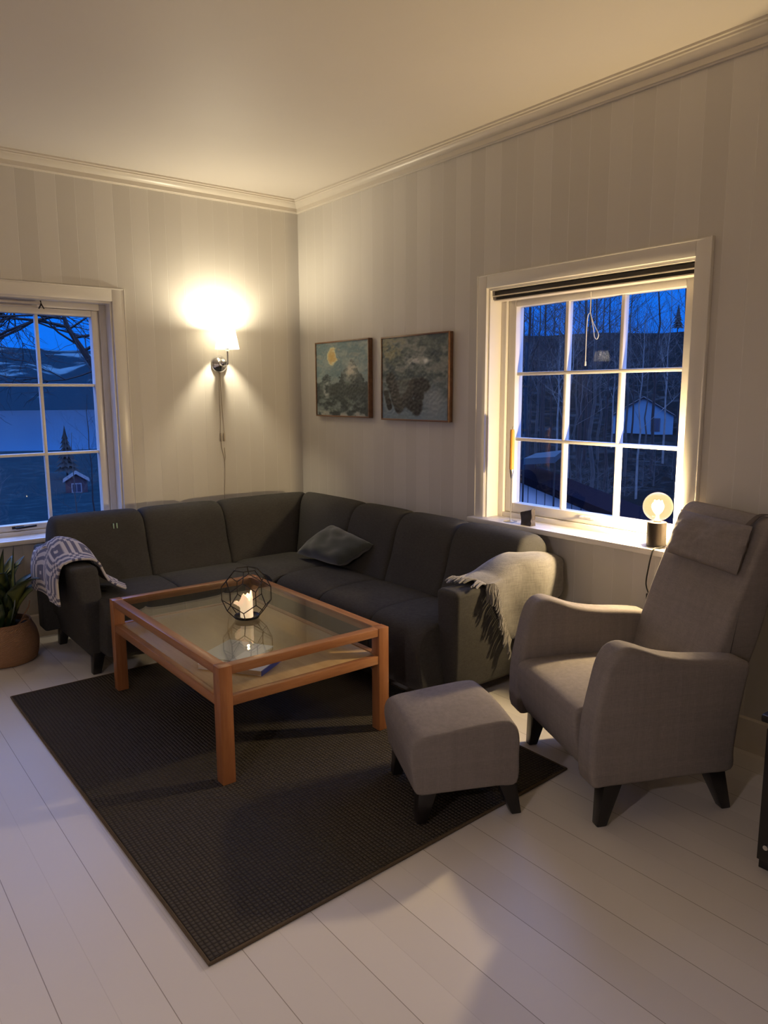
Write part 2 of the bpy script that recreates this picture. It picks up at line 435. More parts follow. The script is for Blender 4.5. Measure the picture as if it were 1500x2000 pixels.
# latches
def latch(parent, pts, axis):
    bm = NB()
    a, d, z = pts
    if axis == 'X':
        box(bm, a-.07, a+.0, d-.004, d, z-.008, z+.008, .002); tube(bm, [(a-.05, d-.004, z), (a-.05, d-.03, z), (a+.065, d-.032, z+.006)], .007, 8)
    else:
        box(bm, d-.004, d, a-.05, a+.05, z-.010, z+.008, .002); tube(bm, [(d-.004, a+.02, z), (d-.03, a+.02, z), (d-.032, a-.05, z+.004)], .006, 8)
    return bm
l1 = obj('latch', latch(w1, (-1.98, .100, .685), 'X'), M['iron'], w1, label='dark metal latch')
l2 = obj('latch', latch(w2, (-2.565, .100, .868), 'Y'), M['white'], w2, label='pale window latch')

# ------------------------------------------------------------------ blinds
bl = thing('window_blind', 'raised dark slatted blind packed under the top of the right-hand window', 'blind', (.05, (RY0+RY1)/2, 1.985))
railm = plain('blind_rail', (.66, .60, .52), .4)
bm = NB(); box(bm, .030, .080, RY0+.014, RY1-.014, 2.018, 2.041, .001); obj('gap_and_slats', bm, plain('dark_gap', (.035, .028, .024), .5), bl, smooth=False)  # first dark block stands in for the shaded gap above the rail
bm = NB(); box(bm, .012, .080, RY0+.016, RY1-.016, 2.012, 2.0175, .001); obj('head_rail', bm, railm, bl, smooth=False)
bm = NB()
for k in range(4): box(bm, .030, .078, RY0+.02, RY1-.02, 1.996+k*.004, 1.996+k*.004+.0025)
obj('gap_and_slats', bm, plain('dark_slats_low', (.06, .05, .045), .5), bl, smooth=False)
bm = NB(); box(bm, .016, .080, RY0+.02, RY1-.02, 1.988, 1.9945, .002); obj('bottom_rail', bm, railm, bl)
bm = NB()
tube(bm, spline([(.084, -2.549, 1.984), (.085, -2.549, 1.93), (.085, -2.548, 1.886), (.086, -2.535, 1.87), (.086, -2.530, 1.80), (.086, -2.530, 1.64)], 6), .0020, 6)
tube(bm, spline([(.085, -2.549, 1.886), (.085, -2.566, 1.84), (.085, -2.590, 1.80), (.085, -2.602, 1.775), (.085, -2.594, 1.755), (.085, -2.580, 1.765), (.085, -2.572, 1.80), (.085, -2.549, 1.886)], 6), .0020, 6)
lathe(bm, [(0, -.012), (.005, -.010), (.004, .010), (0, .012)], (.086, -2.530, 1.64), 10)
obj('pull_cord', bm, plain('white_string', (.8, .76, .7), .7), bl, label='looped white pull cord')
bl2 = thing('window_blind', 'slim pale rolled blind with a cord hook under the top of the left-hand window', 'blind', (-2.1, .05, 2.03))
bm = NB(); tube(bm, [(LX0+.02, .045, 2.043), (-1.80, .045, 2.043)], .009, 10); tube(bm, [(LX0+.02, .050, 2.022), (-1.82, .050, 2.022)], .006, 8)
obj('roller', bm, plain('blind_cloth', (.52, .47, .42), .6), bl2)
bm = NB(); tube(bm, [(-1.80, .045, 2.058), (-1.80, .035, 2.035), (-1.815, .035, 2.010)], .004, 6); tube(bm, [(-1.80, .035, 2.040), (-1.785, .035, 2.010)], .004, 6)
obj('cord_hook', bm, M['iron'], bl2)

# ------------------------------------------------------------------ rug
rc = [(-2.332, -.945), (-.736, -.945), (-.736, -3.141), (-2.324, -3.216)]
rug = thing('woven_rug', 'dark brown chunky woven rug spread on the white floorboards under the coffee table', 'rug', (-1.53, -2.07, 0))
bm = NB(); e = .012
hexa(bm, [(rc[3][0]+e, rc[3][1]+e, .0005), (rc[2][0]-e, rc[2][1]+e, .0005), (rc[1][0]-e, rc[1][1]-e, .0005), (rc[0][0]+e, rc[0][1]-e, .0005),
          (rc[3][0]+e, rc[3][1]+e, .010), (rc[2][0]-e, rc[2][1]+e, .010), (rc[1][0]-e, rc[1][1]-e, .010), (rc[0][0]+e, rc[0][1]-e, .010)])
obj('rug_field', bm, M['rug'], rug, smooth=False)
bm = NB(); pts = []
for i in range(4):
    a = Vector((*rc[i], .006)); b = Vector((*rc[(i+1) % 4], .006))
    for k in range(24): pts.append(a.lerp(b, k/24))
cx = sum(p.x for p in pts)/len(pts); cy = sum(p.y for p in pts)/len(pts)
pts = [Vector((p.x+(.006 if p.x < cx else -.006), p.y+(.006 if p.y < cy else -.006), p.z)) for p in pts]
tube(bm, pts, .0058, 8, closed=True)
obj('binding', bm, M['rug_edge'], rug)

# ------------------------------------------------------------------ corner sofa
sofa = thing('corner_sofa', 'large charcoal grey L-shaped corner sofa against both walls under the pictures', 'sofa', (-.9, -.9, 0))
YR, XR = -.17, -.03     # rear planes of the two wings
back_prof = [(.02, .12), (.0, .30), (.005, .58), (.045, .70), (.085, .765), (.13, .798), (.18, .806), (.235, .795), (.275, .76), (.305, .70), (.33, .62), (.36, .52), (.385, .44), (.395, .39), (.385, .34), (.30, .30), (.15, .20)]
bprof = spline(back_prof, 3, True)
seat_prof = [(.37, .30), (.36, .39), (.42, .428), (.55, .440), (.68, .438), (.77, .428), (.825, .405), (.855, .36), (.862, .30), (.855, .22), (.842, .14), (.83, .118), (.62, .115), (.45, .118), (.39, .16)]
sprof = spline(seat_prof, 3, True)
def crease(u, amp=.022, p=6): return amp*.35*abs(2*u-1)**4+amp*1.1*abs(2*u-1)**26
def wing_mod(prof, wing, a0, a1, mitre0=False, mitre1=False, amp=.022, n=18, endround=(0, 0)):
    """wing 'L': along x ; 'R': along y. a0->a1. mitre: a follows the 45 degree corner"""
    bm = NB(); P = [np.array(p, float) for p in prof]; c = sum(P)/len(P); secs = []
    us = [0, .008, .02, .035, .055, .08, .11]+[.11+.78*k/(n-1) for k in range(1, n-1)]+[.89, .92, .945, .965, .98, .992, 1]
    for u in us:
        e = crease(u, amp)
        e += (.022*max(0, 1-u/.05)**2 if endround[0] else 0)+(.022*max(0, 1-(1-u)/.05)**2 if endround[1] else 0)
        s = []
        for p in P:
            d = p-c; L = np.linalg.norm(d); q = c+d*max(0, (L-e)/L)
            if wing == 'L':
                e1 = (XR-q[0]) if mitre1 else a1
                s.append((a0+(e1-a0)*u, YR-q[0], q[1]))
            else:
                e0 = (YR-q[0]) if mitre0 else a0
                s.append((XR-q[0], e0+(a1-e0)*u, q[1]))
        secs.append(s)
    loft(bm, secs); return bm
for a0, a1, m1, er in ((-1.945, -1.42, False, (1, 0)), (-1.42, -.89, False, (0, 0)), (-.89, 0, True, (0, 0))):
    obj('back_cushion', wing_mod(bprof, 'L', a0, a1, mitre1=m1, endround=er), M['sofa'], sofa, angle=60)
for a0, a1, m0, er in ((0, -1.06, True, (0, 0)), (-1.06, -1.53, False, (0, 0)), (-1.53, -2.0, False, (0, 0)), (-2.0, -2.49, False, (0, 1))):
    obj('back_cushion', wing_mod(bprof, 'R', a0, a1, mitre0=m0, endround=er), M['sofa'], sofa, angle=60)
for a0, a1 in ((-1.865, -1.42), (-1.42, -.89)):
    obj('seat_cushion', wing_mod(sprof, 'L', a0, a1, amp=.012), M['sofa'], sofa, angle=60)
for a0, a1 in ((-1.06, -1.53), (-1.53, -2.0), (-2.0, -2.395)):
    obj('seat_cushion', wing_mod(sprof, 'R', a0, a1, amp=.012), M['sofa'], sofa, angle=60)
# corner seat (square, puffed)
bm = NB(); cx0, cx1, cy0, cy1 = -.89, -.40, -1.06, -.54
N = 16; G = []
for i in range(N+1):
    row = []
    for j in range(N+1):
        u, v = i/N, j/N
        z = .440-.020*abs(2*u-1)**8-.020*abs(2*v-1)**8
        row.append((cx0+(cx1-cx0)*u, cy0+(cy1-cy0)*v, z))
    G.append(row)
V = grid_surf(bm, G)
be = [e for e in bm.edges if e.is_boundary]
ret = bmesh.ops.extrude_edge_only(bm, edges=be)
for v in [g for g in ret['geom'] if isinstance(g, bmesh.types.BMVert)]: v.co.z = .12
bmesh.ops.holes_fill(bm, edges=[e for e in bm.edges if e.is_boundary])
obj('seat_cushion', bm, M['sofa'], sofa, angle=50)
# rear frame posts visible behind the end of the right wing
bm = NB(); box(bm, -.17, -.028, -2.52, -2.36, .11, .63, .02, 3); obj('rear_frame', bm, M['sofa'], sofa)
bm = NB(); box(bm, -2.0, -1.86, -.31, -.168, .11, .62, .02, 3); obj('rear_frame', bm, M['sofa'], sofa)
# arms
bm = NB(); hexa(bm, [(-1.905, -.885, .085), (-1.80, -.885, .085), (-1.80, -.19, .085), (-1.905, -.19, .085),
                     (-1.998, -.955, .610), (-1.862, -.955, .610), (-1.862, -.19, .610), (-1.998, -.19, .610)], .028, 4)
obj('armrest', bm, M['sofa'], sofa)
bm = NB(); hexa(bm, [(-.72, -2.455, .085), (-.05, -2.455, .085), (-.05, -2.34, .085), (-.72, -2.34, .085),
                     (-.785, -2.535, .610), (-.05, -2.535, .610), (-.05, -2.392, .610), (-.785, -2.392, .610)], .028, 4)
obj('armrest', bm, M['sofa'], sofa)
def leg_taper(bm, x, y, z1, top, bot, dx=0, dy=0, z0=0.0):
    hexa(bm, [(x+dx-bot, y+dy-bot, z0), (x+dx+bot, y+dy-bot, z0), (x+dx+bot, y+dy+bot, z0), (x+dx-bot, y+dy+bot, z0),
              (x-top, y-top, z1), (x+top, y-top, z1), (x+top, y+top, z1), (x-top, y+top, z1)], .005, 2)
    return bm
for (x, y, z0) in ((-1.865, -.86, 0), (-1.87, -.23, 0), (-.66, -2.42, 0), (-.12, -2.40, 0), (-.80, -1.0, .0125), (-.10, -.28, 0), (-1.2, -.95, .0125)):
    obj('leg', leg_taper(NB(), x, y, .118, .032, .022, -.02 if x < -1.8 else 0, -.01, z0), M['black'], sofa)
# two tiny pale marks on the left back cushion
bm = NB()
for dx in (0, .020): box(bm, -1.616+dx, -1.611+dx, -.470, -.462, .706, .742)
obj('pale_mark', bm, plain('pale_green', (.35, .55, .40), .5), sofa, label='two small pale green marks')

# ------------------------------------------------------------------ pillow
def pillow(bm, c, U, V, W, hw, hh, th, n=26, pin=.10, wr=.006, seed=0):
    """puffy cushion: centre c, unit axes U,V (plane), W normal"""
    c, U, V, W = map(Vector, (c, U, V, W))
    for s in (1, -1):
        G = []
        for i in range(n+1):
            row = []
            for j in range(n+1):
                u = 2*i/n-1; v = 2*j/n-1
                px = u*(1-pin*(1-v*v)*abs(u)**3*0.6); py = v*(1-pin*(1-u*u)*abs(v)**3*0.6)
                t = th*((1-u**4)*(1-v**4))**.55
                nz = noise.noise(Vector((u*2.2+seed, v*2.2, seed*1.3)))*wr*2+noise.noise(Vector((u*5+v*4+seed, v*1.5-u*3, seed)))*wr*1.6
                t2 = t+nz*min(1, t/th*1.5)
                row.append(c+U*(px*hw)+V*(py*hh)+W*(s*t2))
            G.append(row)
        grid_surf(bm, G if s > 0 else [r[::-1] for r in G])
    bmesh.ops.remove_doubles(bm, verts=bm.verts, dist=.0008)
    return bm
# corners seen: A bottom-left, B top, C right top, D bottom right
A = Vector((-.560, -.80, .455)); B = Vector((-.375, -.95, .640)); C_ = Vector((-.375, -1.385, .580)); D = Vector((-.53, -1.25, .450))
cc = (A+B+C_+D)/4; U = ((D+C_)-(A+B)).normalized(); V = ((B+C_)-(A+D)); V = (V-U*V.dot(U)).normalized(); Wn = U.cross(V)
bm = NB()
n = 30
for s in (1, -1):
    G = []
    for i in range(n+1):
        row = []
        for j in range(n+1):
            u, v = i/n, j/n
            p = A.lerp(D, u).lerp(B.lerp(C_, u), v)
            a, b = 2*u-1, 2*v-1
            t = .065*((1-a**4)*(1-b**4))**.55
            t += (.010*math.sin((u*1.0+v*.9)*13)*math.exp(-((u-.38)/.22)**2)+.012*noise.noise(Vector((u*5, v*4, 2))))*min(1, t/.03)
            row.append(p+Wn*s*t+Vector((0, 0, .02)))
        G.append(row)
    grid_surf(bm, G)
bmesh.ops.remove_doubles(bm, verts=bm.verts, dist=.0008)
pl = obj('throw_pillow', bm, M['pillow_dark'])
tag(pl, 'crumpled dark green rectangular cushion lying in the corner of the charcoal sofa', 'cushion')

# ------------------------------------------------------------------ coffee table
tab = thing('coffee_table', 'low cherry wood coffee table with glass top and lower shelf on the dark rug', 'table', (-1.47, -1.79, .0105))
TX0, TX1, TY0, TY1, TZ = -1.884, -1.072, -2.408, -1.170, .484; lw = .054; zb = .0107
for x in (TX0, TX1-lw):
    for y in (TY0, TY1-lw):
        bm = NB(); box(bm, x, x+lw, y, y+lw, zb, TZ, .002); obj('leg', bm, M['frame_wood_z'], tab)
for y in (TY0+.003, TY1-.045-.003):
    bm = NB(); box(bm, TX0+lw, TX1-lw, y, y+.045, TZ-.036, TZ-.001, .002); obj('top_rail', bm, M['frame_wood'], tab)
    bm = NB(); box(bm, TX0+lw, TX1-lw, y, y+.030, .322, .360, .002); obj('shelf_rail', bm, M['frame_wood'], tab)
for x in (TX0+.003, TX1-.045-.003):
    bm = NB(); box(bm, x, x+.045, TY0+lw, TY1-lw, TZ-.036, TZ-.001, .002); obj('top_rail', bm, M['frame_wood_y'], tab)
    bm = NB(); box(bm, x, x+.030, TY0+lw, TY1-lw, .322, .360, .002); obj('shelf_rail', bm, M['frame_wood_y'], tab)
bm = NB(); box(bm, TX0+.033, TX1-.033, TY0+.033, TY1-.033, .340, .356, .001); obj('shelf', bm, M['shelf_wood'], tab)
bm = NB(); box(bm, TX0+.040, TX1-.040, TY0+.040, TY1-.040, TZ-.0085, TZ-.0015); obj('glass_top', bm, M['tableglass'], tab, smooth=False)

# ------------------------------------------------------------------ books on the shelf
def quad_slab(bm, q, z0, z1, bev=.001):
    return hexa(bm, [(p[0], p[1], z0) for p in q]+[(p[0], p[1], z1) for p in q], bev, 1)
bk = thing('book', 'thick blue-spined book lying flat on the table shelf, under the grey magazine', 'book', (-1.64, -2.08, .356), group=None)
qa = [(-1.808, -2.040), (-1.640, -2.285), (-1.455, -2.160), (-1.622, -1.915)]
def shrink(q, s):
    c = (sum(p[0] for p in q)/4, sum(p[1] for p in q)/4); return [(c[0]+(p[0]-c[0])*s, c[1]+(p[1]-c[1])*s) for p in q]
bm = NB(); quad_slab(bm, qa, .3562, .3585); quad_slab(bm, qa, .3755, .378)
bv = [(-1.640, -2.285), (-1.455, -2.160), (-1.4575, -2.1565), (-1.6425, -2.2815)]
bm2 = NB(); quad_slab(bm, bv, .3585, .3755, 0); obj('cover', bm, plain('white_cover', (.70, .69, .72), .4), bk, smooth=False, label='white cover')
bm = NB(); quad_slab(bm, [(-1.639, -2.287), (-1.453, -2.162), (-1.455, -2.159), (-1.641, -2.284)], .3562, .3781, 0); obj('spine', bm, plain('blue_spine', (.10, .12, .34), .4), bk, smooth=False, label='blue spine')
quad_slab(bm2, shrink(qa, .985), .3586, .3754, 0); obj('pages', bm2, plain('paper', (.62, .52, .42), .8), bk, smooth=False)
mg = thing('magazine', 'thin pale grey magazine lying on the blue-spined book beneath the glass', 'magazine', (-1.6, -2.05, .378))
qm = [(-1.765, -1.965), (-1.655, -2.175), (-1.455, -2.060), (-1.565, -1.850)]
bm = NB(); quad_slab(bm, qm, .3783, .3835, .001); obj('pages', bm, plain('grey_paper', (.55, .55, .56), .5), mg, smooth=False)
qs = [(-1.690, -2.110), (-1.655, -2.175), (-1.455, -2.060), (-1.500, -1.985)]
bm = NB(); quad_slab(bm, qs, .3837, .3845, 0); obj('cover_band', bm, plain('white_paper', (.80, .80, .84), .5), mg, smooth=False, label='white lower half of the cover')

# ------------------------------------------------------------------ wire cage candle holder and candle
cc = Vector((-1.500, -1.905, TZ+.0005)); cage = thing('candle_lantern', 'black wire honeycomb ball lantern on the glass coffee table', 'lantern', cc)
rings = []
a0 = R(54) - R(30) + R(180)      # a belt hexagon faces the camera
def cv(r, z, k, off=0): a = a0+R(60)*k+R(off); return Vector((cc.x+r*math.cos(a), cc.y+r*math.sin(a), cc.z+.117+z))
bm = NB(); rw = .0023
for s in (1, -1):
    top = [cv(.053, s*.112, k, 30) for k in range(6)]
    up = [cv(.093, s*.068, k, 30) for k in range(6)]
    ve = [cv(.112, s*.030, k, 0) for k in range(6)]
    for k in range(6):
        tube(bm, [top[k], top[(k+1) % 6]], rw, 6); tube(bm, [top[k], up[k]], rw, 6)
        tube(bm, [up[k], ve[k]], rw, 6); tube(bm, [up[k], ve[(k+1) % 6]], rw, 6)
for k in range(6): tube(bm, [cv(.112, .030, k), cv(.112, -.030, k)], rw, 6)
obj('wire_cage', bm, M['iron'], cage)
bm = NB(); lathe(bm, [(0, .006), (.045, .006), (.053, .010), (.056, .016), (.058, .016), (.056, .006), (.050, .002), (0, .002)], cc, 32); obj('candle_dish', bm, M['iron'], cage)
def wax_candle():
    bm = NB(); n = 40; secs = []
    zt = lambda a: .104+.012*math.sin(a*2+.6)+.008*math.sin(5*a+1)+.006*math.sin(9*a)
    cols = []
    for zi in range(15):
        f = zi/14; ring = []
        for k in range(n):
            a = 2*math.pi*k/n; z = .0072+f*(zt(a)-.0072)
            side = max(0, math.cos(a-R(142)))    # drooping lip to the left
            r = .029+.001*math.sin(3*a)+(.030*side**2*max(0, (f-.45)/.55)**1.5 if f > .45 else 0)
            if f > .45: z -= .030*side**2*max(0, (f-.45)/.55)
            ring.append((cc.x+r*math.cos(a), cc.y+r*math.sin(a), cc.z+z))
        secs.append(ring)
    for f, dz in ((.86, .000), (.7, -.012), (.45, -.020), (.15, -.022)):
        last = secs[14]; secs.append([(cc.x+(p[0]-cc.x)*f, cc.y+(p[1]-cc.y)*f, (p[2]+dz) if f > .6 else cc.z+.078+dz+.018) for p in last])
    loft(bm, secs); return bm
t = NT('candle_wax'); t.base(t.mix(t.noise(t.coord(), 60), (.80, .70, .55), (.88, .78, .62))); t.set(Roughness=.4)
t.b.inputs['Emission Color'].default_value = (1.0, .72, .42, 1); t.b.inputs['Emission Strength'].default_value = .62  # flame glow through the wax is put in as emission
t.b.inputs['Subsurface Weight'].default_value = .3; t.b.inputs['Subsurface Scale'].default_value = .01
cn = thing('pillar_candle', 'short lit cream pillar candle with a collapsed waxy rim inside the wire lantern', 'candle', cc+Vector((0, 0, .007)))
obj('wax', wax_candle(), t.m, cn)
bm = NB(); tube(bm, [cc+Vector((0, 0, .070)), cc+Vector((.001, 0, .086)), cc+Vector((.003, .001, .092))], .0012, 6); obj('wick', bm, M['iron'], cn)
bm = NB(); lathe(bm, [(0, 0), (.003, .003), (.004, .007), (.002, .013), (0, .018)], cc+Vector((.003, .001, .084)), 12); obj('flame', bm, emis('flame', (1, .62, .22), 14), cn)
point('candle_light', cc+Vector((.003, .001, .128)), P_CANDLE, (1, .6, .25), .006, cn)

# ------------------------------------------------------------------ armchair + footstool
TH = R(155); Fv = Vector((math.cos(TH), math.sin(TH), 0)); Sv = Vector((-math.sin(TH), math.cos(TH), 0))
F0, S0 = -.80, 3.22
o3 = Fv*F0+Sv*S0
chair = thing('armchair', 'high-backed taupe armchair with black tapered legs in front of the right window', 'armchair', (o3.x, o3.y, 0), TH)
def loc_prof(bm, prof, s0, s1, r=.02, fo=F0, so=S0, crown=0, n=5):
    P = [np.array(p, float) for p in prof]
    # offset inward along true normals for clean rounding
    m = len(P); area = sum(P[i][0]*P[(i+1) % m][1]-P[(i+1) % m][0]*P[i][1] for i in range(m))
    sg = 1 if area > 0 else -1; N_ = []
    for i in range(m):
        t = P[(i+1) % m]-P[i-1]; t = t/np.linalg.norm(t); N_.append(np.array((-t[1], t[0]))*sg)
    secs = []
    for (t, e) in round_ts(s0, s1, r, n):
        u = (t-s0)/(s1-s0)*2-1
        secs.append([(q[0]-fo, t-so, q[1]+(crown*(1-u*u) if q[1] > .3 else 0)) for q in (p+nn*e for p, nn in zip(P, N_))])
    loft(bm, secs); return bm
arm_c = spline([(-.530, .175), (-.520, .30), (-.528, .40), (-.548, .50), (-.570, .59), (-.600, .640), (-.645, .657), (-.70, .643), (-.78, .614), (-.88, .594), (-.98, .585), (-1.08, .574), (-1.122, .556), (-1.112, .48), (-1.095, .37), (-1.083, .25), (-1.075, .168), (-.95, .164), (-.75, .164), (-.60, .164)], 4, True)
obj('armrest', loc_prof(NB(), arm_c, 3.585, 3.475, .022), M['arm'], chair, world=False, angle=60)
obj('armrest', loc_prof(NB(), arm_c, 2.855, 2.965, .022), M['arm'], chair, world=False, angle=60)
seat_c = spline([(-.575, .170), (-.540, .215), (-.520, .28), (-.512, .34), (-.512, .385), (-.530, .405), (-.58, .414), (-.75, .418), (-1.0, .405), (-1.06, .36), (-1.06, .20), (-1.04, .168), (-.85, .165), (-.65, .165)], 4, True)
obj('seat', loc_prof(NB(), seat_c, 3.472, 2.968, .014, crown=.008), M['arm'], chair, world=False, angle=60)
back_c = spline([(-1.0, .34), (-1.04, .43), (-1.066, .54), (-1.118, .70), (-1.180, .86), (-1.228, .98), (-1.250, 1.022), (-1.285, 1.042), (-1.33, 1.035), (-1.352, 1.0), (-1.325, .90), (-1.285, .75), (-1.245, .60), (-1.20, .48), (-1.12, .33), (-1.085, .20), (-1.05, .18)], 4, True)
obj('backrest', loc_prof(NB(), back_c, 3.470, 2.955, .020), M['arm'], chair, world=False, angle=60)
def local(f, s, z): return Vector((f-F0, s-S0, z))
hb = NB()
Vb = Vector((-.30, 0, 1)).normalized()
pillow(hb, local(-1.176, 3.228, .930), (0, -1, 0), Vb, Vector((0, -1, 0)).cross(Vb), .212, .093, .040, 34, .02, .003, 5)
hr = obj('headrest_pillow', hb, M['arm'], chair, world=False, angle=70)
hb = NB()
for s0 in (3.395,):
    hb_pts = [local(-1.205, s0, 1.0), local(-1.238, s0, 1.030), local(-1.275, s0, 1.050), local(-1.33, s0, 1.043), local(-1.362, s0, 1.0), local(-1.345, s0, .93)]
    for a, b in zip(spline([tuple(p) for p in hb_pts], 4), spline([tuple(p) for p in hb_pts], 4)[1:]):
        hexa(hb, [(a[0], a[1]-.012, a[2]), (b[0], b[1]-.012, b[2]), (b[0], b[1]+.012, b[2]), (a[0], a[1]+.012, a[2]),
                  (a[0]+.002, a[1]-.012, a[2]+.002), (b[0]+.002, b[1]-.012, b[2]+.002), (b[0]+.002, b[1]+.012, b[2]+.002), (a[0]+.002, a[1]+.012, a[2]+.002)])
obj('strap', hb, fabric('dark_strap', (.10, .085, .075)), hr, world=False, label='dark strap over the back')
def tleg(ft, st, fb, sb, z1, a=.036, b=.019, z0=0.0, fo=F0, so=S0):
    bm = NB()
    hexa(bm, [(fb-fo-b, sb-so-b, z0), (fb-fo+b, sb-so-b, z0), (fb-fo+b, sb-so+b, z0), (fb-fo-b, sb-so+b, z0),
              (ft-fo-a, st-so-a, z1), (ft-fo+a, st-so-a, z1), (ft-fo+a, st-so+a, z1), (ft-fo-a, st-so+a, z1)], .005, 2)
    return bm
for ft, st, fb, sb in ((-.625, 3.525, -.590, 3.532), (-.640, 2.915, -.615, 2.905), (-1.025, 3.525, -1.090, 3.530), (-1.025, 2.915, -1.090, 2.910)):
    obj('leg', tleg(ft, st, fb, sb, .172), M['black'], chair, world=False)
FS, SS = -.14, 3.22; o4 = Fv*FS+Sv*SS
stool = thing('footstool', 'taupe upholstered footstool with black tapered legs at the edge of the rug', 'footstool', (o4.x, o4.y, .0108), TH)
def shp(p, dz=-.0108): return [(a, b+dz) for a, b in p]
st_c = spline(shp([(.040, .128), (.056, .20), (.066, .27), (.056, .312), (.020, .332), (-.06, .343), (-.17, .356), (-.27, .364), (-.312, .352), (-.335, .310), (-.337, .23), (-.330, .126), (-.25, .122), (-.15, .122), (-.05, .122)]), 4, True)
obj('cushion_body', loc_prof(NB(), st_c, 3.415, 3.015, .012, FS, SS, crown=.014), M['arm'], stool, world=False, angle=60)
for ft, st, fb, sb in ((.0, 3.375, .020, 3.385), (.0, 3.055, .02, 3.035), (-.295, 3.375, -.335, 3.385), (-.295, 3.055, -.335, 3.035)):
    onfl = (fb < -.3 and sb > 3.3)
    obj('leg', tleg(ft, st, fb, sb, .128-.0108, .034, .019, -.0104 if onfl else 0.0, FS, SS), M['black'], stool, world=False)

# ------------------------------------------------------------------ grey throw over the right arm
def cloth(name, fn, nu, nv, mat, thick=.008, colfn=None, parent=None, label=None, cat=None):
    bm = NB(); G = [[fn(i/nu, j/nv) for j in range(nv+1)] for i in range(nu+1)]
    grid_surf(bm, G)
    me = bpy.data.meshes.new(name); bm.to_mesh(me); bm.free()
    if colfn:
        at = me.color_attributes.new('Col', 'FLOAT_COLOR', 'POINT'); k = 0
        for i in range(nu+1):
            for j in range(nv+1):
                c = colfn(i/nu, j/nv); at.data[k].color = (c[0], c[1], c[2], 1); k += 1
    o = obj(name, me, mat, parent)
    md = o.modifiers.new('thickness', 'SOLIDIFY'); md.thickness = thick; md.offset = 1 if False else -1
    return o
thr = thing('throw_blanket', 'grey fringed wool throw slung over the right armrest of the charcoal sofa', 'blanket', (-.33, -2.47, .61))
# across-profile (y,z) from the seat side over the arm and down outside
apts = [(-2.345, .628), (-2.365, .655), (-2.41, .672), (-2.48, .674), (-2.540, .655), (-2.566, .60), (-2.560, .52), (-2.552, .44), (-2.545, .36), (-2.538, .30)]
def thr_fn(u, v):
    # u 0..1 : from inner edge over the arm to the bottom outside, v 0..1 : front -> rear
    L = .46 if v > .38 else .46
    # front edge is diagonal: x of the front edge grows with u
    hang = max(0, (u-.42)/.58)
    xf = -.620+.02*min(1, u/.42)+.215*hang
    xr = -.035-.075*hang
    x = xf+(xr-xf)*v
    # bottom rises towards the rear
    uu_ = u*(1-.30*v*hang)
    s = uu_*(len(apts)-1); i = min(int(s), len(apts)-2); t = s-i
    P = [np.array(apts[max(0, min(len(apts)-1, i+d))]) for d in (-1, 0, 1, 2)]
    q = .5*((2*P[1])+(-P[0]+P[2])*t+(2*P[0]-5*P[1]+4*P[2]-P[3])*t*t+(-P[0]+3*P[1]-3*P[2]+P[3])*t**3)
    bulge = .055*math.sin(math.pi*min(1, max(0, (v-.15)/.85)))**1.0*math.exp(-((u-.30)/.28)**2)
    fold = .010*math.sin(v*9+u*4)*min(1, u*3)+.012*noise.noise(Vector((u*4, v*4, 7)))
    out = (bulge*.5+fold)*(1 if u > .25 else .3)
    y = q[0]-out-(.02*hang*v); z = q[1]+bulge+.006*math.sin(v*7)
    y -= .03*hang*math.sin(math.pi*min(1, v*1.0))
    z = max(z, .6185) if u < .4 else z
    settle = max(0, 1-v/.45)**1.2*max(0, min(1, (.60-u)/.15))      # the front lies flat on the arm
    z += (max(.622, z-.042)-z)*settle
    y += .028*max(0, 1-v/.5)*min(1, max(0, (u-.40)/.2))
    return (x, y, z)
cl = cloth('cloth', thr_fn, 46, 40, M['throw'], .010, parent=thr)
bm = NB(); rnd = random.Random(3)
for k in range(58):
    u = .06+.92*k/57
    p = Vector(thr_fn(u, 0.0)); q = Vector(thr_fn(min(1, u+.02), 0))
    hang = max(0, (u-.42)/.58)
    L = rnd.uniform(.060, .100)
    if hang > 0:
        d = Vector((-.20+rnd.uniform(-.15, .2), -.10+rnd.uniform(-.1, .05), -1)).normalized()
        pts = [p+Vector((.004, -.004, 0)), p+d*L*.35+Vector((-.006, -.006, 0)), p+d*L*.7+Vector((rnd.uniform(-.006, .006), -.006, 0)), p+d*L]
    else:
        d = Vector((-1, rnd.uniform(-.6, .3), 0)).normalized()
        pts = [p+Vector((0, 0, .002)), p+d*L*.35+Vector((0, 0, .010)), p+d*L*.7+Vector((0, 0, .006)), p+d*L+Vector((0, 0, -.003))]
        pts = [Vector((v.x, v.y, max(v.z, .6165))) for v in pts]
    tube(bm, spline([tuple(v) for v in pts], 3), [.0048]*7+[.0048, .0046, .0034], 6)
obj('fringe', bm, M['throw'], thr)

